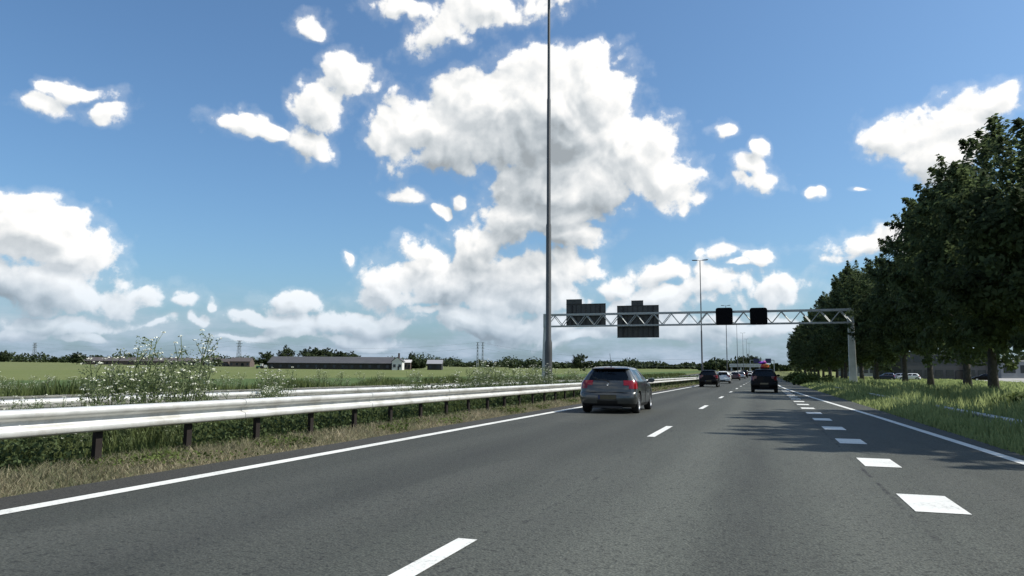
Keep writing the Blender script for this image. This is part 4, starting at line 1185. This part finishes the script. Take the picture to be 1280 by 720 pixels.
# ------------------------------------------------------------------ far landscape
FT = [tree_proto(61+i, 11, 4.5, 0.6, 26, 170, 1.7, 0.42, 0.25, MT['leaf_far']) for i in range(3)]
def far_tree(px, pyb, pyt, D, lab, wide=1.0, i=0, grp='single trees on the horizon'):
    p = at_d(px, pyb, D); z = gz(p.x, p.y); top = at_d(px, pyt, D).z
    s = max(0.2, (top-z)/11)
    return plant_tree('distant_tree', lab, 'tree', (p.x, p.y, z-0.1), FT[i % 3], (s*wide, s*wide, s), i*1.1, grp)
for i, (px, pyt, D, w, lab) in enumerate([
    (4, 439, 900, 1.1, 'dark round tree at the left end of the horizon'), (96, 441, 600, 1.5, 'dark round tree at the left end of the brown barn'),
    (333, 440, 420, 1.2, 'bushy tree at the left end of the long barn'), (358, 434, 560, .8, 'pointed tree rising behind the left part of the long barn'),
    (387, 436, 560, 1.2, 'leafy tree behind the long barn, left end of a grove'), (397, 435.5, 565, 1.2, 'leafy tree behind the long barn, second of a grove'),
    (408, 437, 570, 1.2, 'leafy tree behind the long barn, third of a grove'), (419, 439, 575, 1.3, 'leafy tree behind the long barn, fourth of a grove'),
    (430, 441, 580, 1.3, 'low leafy tree behind the long barn, right end of a grove'), (441, 441, 590, 1.2, 'small round tree standing apart behind the long barn'),
    (515, 441, 560, .5, 'narrow conifer behind the farmhouse'), (726, 443, 420, 1.2, 'round dark tree above the roof of the grey hatchback'),
    (520, 449, 440, 2.2, 'wide bush beside the farmhouse wall'), (270, 448, 520, 1.2, 'small dark tree before the gabled houses')]):
    far_tree(px, 457, pyt, D, lab, w, i)
# long belt of wood on the horizon: one mass
rng = np.random.default_rng(5)
PP = []; 
def belt(px0, px1, D, h0, h1, step=7):
    px = px0
    while px < px1:
        p = at_d(px, 458, D*rng.uniform(.93, 1.07)); z = gz(p.x, p.y); h = rng.uniform(h0, h1)*(1+.35*math.sin(px*.05)+.2*math.sin(px*.17))
        m = 90; v = rng.normal(size=(m, 3)); v /= np.linalg.norm(v, axis=1)[:, None]
        r = h*.62
        PP.append(np.array([p.x, p.y, z+h*.45])+v*rng.uniform(.5, 1.05, m)[:, None]*np.array([r*1.25, r*1.25, h*.55]))
        px += step*rng.uniform(.5, 1.4)*900/D*0.6
belt(-40, 320, 1000, 6, 11); belt(560, 900, 900, 6, 9); belt(440, 640, 1100, 8, 14); belt(300, 560, 1200, 7, 12); belt(640, 1010, 700, 3.5, 6.5); belt(880, 1000, 480, 4.5, 7); belt(1000, 1320, 420, 7, 11)
P = np.concatenate(PP); P[:, 2] = np.maximum(P[:, 2], np.array([gz(a, b) for a, b in P[:, :2]]))
V, F, t = leaves(P, 1.5, rng, up_bias=.5)
setp(obj('distant_wood', np_mesh('distant_wood', V, 4, F, t), None, MT['leaf_far']), kind='stuff')
for i, (px, pyt, lab) in enumerate([(925, 447, 'broad dark tree beyond the viaduct, left of three'), (935, 444.5, 'broad dark tree beyond the viaduct, middle of three'), (945, 446, 'broad dark tree beyond the viaduct, right of three'), (905, 453, 'low round tree left of the far viaduct'), (914, 454, 'low round tree touching the far viaduct')]):
    far_tree(px, 464, pyt, 430+10*i, lab, 1.0, i)

ROOFD = mat('dark_corrugated_roof', (0.060, 0.060, 0.063), 0.7, 0, .12, .3); ROOFB = mat('brown_tile_roof', (0.075, 0.065, 0.062), 0.8, 0, .15, .3)
WALLW = mat('white_rendered_wall', (0.58, 0.57, 0.54), .8, 0, .06, .3); WALLB = mat('dark_barn_wall', (0.020, 0.019, 0.018), .8, 0, .2, .3); BRICK = mat('red_brown_brick', (0.10, 0.075, 0.065), .85, 0, .15, .5)
WIN = mat('dark_window_glass', (0.02, 0.025, 0.03), .1, 0, .1, 1)
def gable_house(name, label, cat, pxl, pxr, pyr, pye, pyb, D, depth, wm, rm, openings=5, axis='x', over=0.5):
    """ridge along the picture (axis x) or towards the viewer (axis y)"""
    A = at_d(pxl, pyb, D); B = at_d(pxr, pyb, D); zb = gz((A.x+B.x)/2, (A.y+B.y)/2)-0.2
    w = (B-A).length; hr = at_d(pxl, pyr, D).z-zb; he = at_d(pxl, pye, D).z-zb
    c = (A+B)/2; rz = math.atan2(B.y-A.y, B.x-A.x)
    t = thing(name, label, cat, (c.x, c.y, zb), rz)
    wl = MB(); rf = MB()
    if axis == 'x':
        wl.prism([(0, 0), (depth, 0), (depth, he), (depth/2, hr-0.12), (0, he)], -w/2+over, w/2-over, 0, 'X')
        k = (hr-he)/(depth/2)
        rf.prism([(-over, he-k*over), (depth/2, hr), (depth+over, he-k*over), (depth+over, he-k*over+.2), (depth/2, hr+.22), (-over, he-k*over+.2)], -w/2, w/2, 0, 'X')
    else:
        wl.prism([(-w/2+.2, 0), (w/2-.2, 0), (w/2-.2, he), (0, hr-0.1), (-w/2+.2, he)], 0, depth, 0, 'Y')
        k = (hr-he)/(w/2)
        rf.prism([(-w/2-.3, he-k*.3), (0, hr), (w/2+.3, he-k*.3), (w/2+.3, he-k*.3+.2), (0, hr+.22), (-w/2-.3, he-k*.3+.2)], -.3, depth+.3, 0, 'Y')
    wo = obj('wall', wl.mesh(), t, wm); ro = obj('roof', rf.mesh(), t, rm)
    for i in range(openings):
        f = MB(); x = -w/2+(i+.5)*w/openings; hh = min(he*.45, 1.6); ww = min(1.4, w/openings*.5)
        f.box((x, -0.03, he*.5), (ww, .08, hh)); obj('window', f.mesh(), t, WIN)
    dd = MB(); dd.box((w*.13, -0.035, min(1.1, he*.4)), (min(2.4, w*.14), .07, min(2.2, he*.8))); obj('door', dd.mesh(), t, MT['dark'])
    return t, ro, w, hr, he
gable_house('barn', 'long low barn with dark roof across the green field', 'barn', 334, 490, 445.5, 453.2, 458, 400, 16, WALLB, ROOFD, 14)
t, ro, w, hr, he = gable_house('farmhouse', 'small white farmhouse with tall chimney at the end of the long barn', 'house', 489.5, 503, 446.5, 451.5, 459, 395, 8, WALLW, ROOFD, 2, 'y')
c = MB(); c.box((w*.12, 1.5, hr+.9), (.9, .8, 2.6)); obj('chimney', c.mesh(), ro, BRICK)
gable_house('barn', 'long brown-roofed barn behind the tall cow parsley', 'barn', 100, 235, 446.3, 450.8, 455, 620, 18, BRICK, ROOFB, 10)
gable_house('barn', 'lower brown-roofed shed right of the tall cow parsley', 'barn', 218, 256, 448.5, 451.5, 455.5, 600, 12, WALLB, ROOFB, 4)
gable_house('house', 'left one of the two white gabled houses on the horizon', 'house', 256, 264, 447, 451.5, 455, 560, 9, WALLW, ROOFB, 2, 'y')
gable_house('house', 'right one of the two white gabled houses on the horizon', 'house', 264.5, 272, 447, 451.5, 455, 555, 9, WALLW, ROOFB, 2, 'y')
gable_house('house', 'low brown house right of the white gables', 'house', 273, 285, 448.5, 452, 455, 550, 9, BRICK, ROOFB, 3)
gable_house('house', 'brown-roofed house before the middle pylon', 'house', 286, 313, 447, 451.5, 455, 545, 10, BRICK, ROOFB, 4)
gable_house('barn', 'small dark shed with sloping grey roof right of the farmhouse', 'barn', 533, 553, 450, 454.5, 458, 420, 9, WALLB, mat('grey_sheet_roof', (.25, .25, .26), .6), 2)
gable_house('shed', 'little shed with pale roof between farmhouse and bush', 'shed', 504, 514, 450, 453, 458, 430, 6, BRICK, mat('pale_sheet_roof', (.5, .48, .46), .6), 2)
# a tractor standing by the barn
tp = at_d(325, 456.3, 400); tz = gz(tp.x, tp.y)
tr = thing('tractor', 'green and white tractor parked at the left end of the long barn', 'tractor', (tp.x, tp.y, tz), YAW+.1)
TG = mat('green_tractor_paint', (.02, .16, .08), .4)
m = MB(); m.box((-.9, 0, 1.1), (1.9, .9, .8)); m.box((.9, 0, 1.0), (1.6, 1.2, .7)); obj('body', m.mesh(), tr, TG)
m = MB(); m.box((.8, 0, 2.0), (1.3, 1.2, 1.2)); m.box((.8, 0, 2.66), (1.5, 1.4, .14)); obj('cab', m.mesh(), tr, WALLW)
for x, r_ in ((-1.4, .5), (1.0, .8)):
    for s in (-.75, .75):
        m = MB(); m.lathe([(0, s-.15), (r_, s-.15), (r_, s+.15), (0, s+.15)], 16, 'X'); m.v = [(b+x, a, c_+r_) for a, b, c_ in m.v]; obj('wheel', m.mesh(), tr, MT['tyre'])
m = MB(); m.box((3.0, 0, 1.3), (1.7, 1.4, 1.3)); obj('load', m.mesh(), tr, WALLW)

MT['mast'] = mat('pale_weathered_mast', (0.20, 0.23, 0.25), .7, 0, .1, .2)
# pylons and wires
def pylon(px, pyb, pyt, D, lab, twin=False):
    p = at_d(px, pyb, D); z = gz(p.x, p.y); h = at_d(px, pyt, D).z-z
    t = thing('pylon', lab, 'pylon', (p.x, p.y, z), YAW, 'electricity pylons on the horizon')
    b = MB(); r = D*0.00026
    masts = (-1, 1) if twin else (0,)
    for s in masts:
        ox = s*h*.10
        hw = h*(.035 if twin else .09)
        for sx in (-1, 1):
            for sy in (-1, 1): b.tube([(ox+sx*hw, sy*hw, 0), (ox+sx*hw*.35, sy*hw*.35, h*.98)], [r*1.3, r], 4)
        for k in range(7):
            f0 = 1-.65*k/7*1.0; f1 = 1-.65*(k+1)/7
            z0, z1 = h*.98*k/7, h*.98*(k+1)/7
            for sy in (-1, 1):
                b.tube([(ox-hw*f0, sy*hw*f0, z0), (ox+hw*f1, sy*hw*f1, z1)], r*.6, 4); b.tube([(ox+hw*f0, sy*hw*f0, z0), (ox-hw*f1, sy*hw*f1, z1)], r*.6, 4)
    obj('mast', b.mesh(), t, MT['mast'])
    a = MB()
    for s in masts:
        ox = s*h*.10
        for zz, ww in ((.97, .10), (.86, .13), (.75, .10)):
            a.box((ox, 0, h*zz), (h*ww*(1.0 if twin else 2.0), r*2, r*2.4))
    obj('crossarm', a.mesh(), t, MT['mast'])
    return Vector((p.x, p.y, z+h))
T1 = pylon(600, 458, 427, 800, 'twin-mast pylon on the horizon left of the near lamp post', True)
T2 = pylon(298, 456, 425, 900, 'slim pylon above the brown-roofed houses')
T3 = pylon(42, 454, 428, 1150, 'faint pylon near the left end of the horizon')
T4 = at_d(900, 447, 620)
def wire(A, B, sag, lab):
    m = MB(); pts = []
    for k in range(17):
        t = k/16; p = A.lerp(B, t); p.z -= sag*4*t*(1-t); pts.append(p)
    o = bpy.data.objects.new('w', None); bpy.data.objects.remove(o)
    m.tube(pts, 0.06, 4)
    setp(obj('power_line', m.mesh(), None, MT['mast']), lab, 'power line', 'power lines between the pylons')
for dz, nm in ((-0.6, 'upper'), (-6.5, 'lower')):
    e = Vector((0, 0, dz))
    wire(T3+e, T2+e, 7, f'{nm} power line sagging between the faint left pylon and the slim pylon')
    wire(T2+e, T1+e, 8, f'{nm} power line sagging between the slim pylon and the twin-mast pylon')
    wire(T1+e, T4+e, 7, f'{nm} power line running right from the twin-mast pylon')

# far viaduct and its sign
vp = at_d(932, 462, 420)
vz = rise(vp.x, vp.y)
v = thing('viaduct', 'pale concrete viaduct far ahead below the dark trees', 'viaduct', (vp.x, vp.y, vz))
m = MB(); m.box((0, 0, 2.9), (17, 8, 1.1)); obj('deck', m.mesh(), v, MT['conc'])
m = MB(); m.box((0, -4.1, 3.8), (17, .2, .8)); obj('parapet', m.mesh(), v, MT['conc'])
for x in (-7.5, -2.5, 2.5, 7.5):
    m = MB(); m.box((x, 0, 1.15), (.8, 6, 2.4)); obj('pier', m.mesh(), v, MT['conc'])
SBL = mat('dark_blue_sign', (0.015, 0.02, 0.07), .5, 0, .1, 1)
sgp = at_d(953, 466, 330); sz_ = rise(sgp.x, sgp.y)
sg = thing('distant_gantry', 'small far gantry with two dark blue signs above the black hatchback', 'sign gantry', (sgp.x, sgp.y, sz_))
m = MB(); m.box((0, 0, 5.6), (10, .3, .3)); obj('beam', m.mesh(), sg, MT['galv_dull'])
for x in (-5, 5):
    m = MB(); m.box((x, 0, 2.6), (.35, .35, 5.9)); obj('post', m.mesh(), sg, MT['galv_dull'])
for x in (-2.4, 2.6):
    m = MB(); m.box((x, -.25, 5.3), (2.4, .15, 2.0)); obj('panel', m.mesh(), sg, SBL)

# ------------------------------------------------------------------ premises behind the trees on the right
def block(name, label, pxl, pxr, pyt, pyb, D, depth, wm, storeys=2, bays=8, roofm=None):
    A = at_d(pxl, pyb, D); B = at_d(pxr, pyb, D); zb = gz((A.x+B.x)/2, (A.y+B.y)/2)-.2
    w = (B-A).length; h = at_d((pxl+pxr)/2, pyt, D).z-zb; c = (A+B)/2; rz = math.atan2(B.y-A.y, B.x-A.x)
    t = thing(name, label, 'building', (c.x, c.y, zb), rz)
    m = MB(); m.box((0, depth/2, h/2), (w, depth, h)); obj('wall', m.mesh(), t, wm)
    m = MB(); m.box((0, depth/2, h+.13), (w+.4, depth+.4, .25)); obj('roof', m.mesh(), t, roofm or MT['conc'])
    for s in range(storeys):
        for i in range(bays):
            m = MB(); m.box((-w/2+(i+.5)*w/bays, -.02, h*(s+.55)/storeys), (w/bays*.7, .08, h/storeys*.45)); fo = obj('window', m.mesh(), t, WIN)
    m = MB(); m.box((w*.1, -.03, 1.1), (1.8, .1, 2.2)); obj('door', m.mesh(), t, MT['dark'])
    return t, w, h
GREYW = mat('grey_cladding', (.20, .21, .22), .6, 0, .08, .2); DKW = mat('dark_cladding', (.045, .047, .052), .6, 0, .15, .2)
t, w, h = block('office_building', 'dark low office with pale pillars behind the roadside trees', 1128, 1248, 441, 473.5, 170, 14, DKW, 2, 9, MT['dark'])
for x in (.15, .42):
    m = MB(); m.box((w*x, -.9, h*.5), (1.0, .6, h)); obj('pillar', m.mesh(), t, WALLW)
block('warehouse', 'grey flat-roofed warehouse at the right edge behind the trees', 1252, 1400, 452, 473, 200, 20, GREYW, 1, 7, WALLW)
block('warehouse', 'pale long shed seen between the trunks right of the gantry column', 1072, 1130, 456, 470.5, 230, 14, GREYW, 1, 8, WALLW)
for px, D, nm, pm, lv, lab in ((1107, 150, 'parked_car', BLUEP, MINI, 'blue car parked behind the trees right of the gantry column'), (1122, 155, 'parked_car', SILV, SED, 'silver car parked between the tree trunks'),
                           (1136, 152, 'parked_car', WHITEP, SED, 'white car parked before the dark office'), (1230, 150, 'parked_car', BLACKP, SED, 'black car parked beside the nearest tree trunk')):
    p = at_d(px, 474, D)
    LL = 3.75 if lv is MINI else 4.4
    make_car(nm, lab, 'car', (p.x, p.y, gz(p.x, p.y)+.03), R(80), lv, LL, pm, 'glass_dark', wheels=(.7, 3.1 if lv is MINI else 3.45), wb_half=.84, detail=False)
pav = sheet('car_park', lin((40, 130, 20)), lin((90, 240, 30)), lambda x, y: gz(x, y)+.012, mat('pale_paving', (.30, .29, .27), .9, 0, .12, .4), kind='structure')
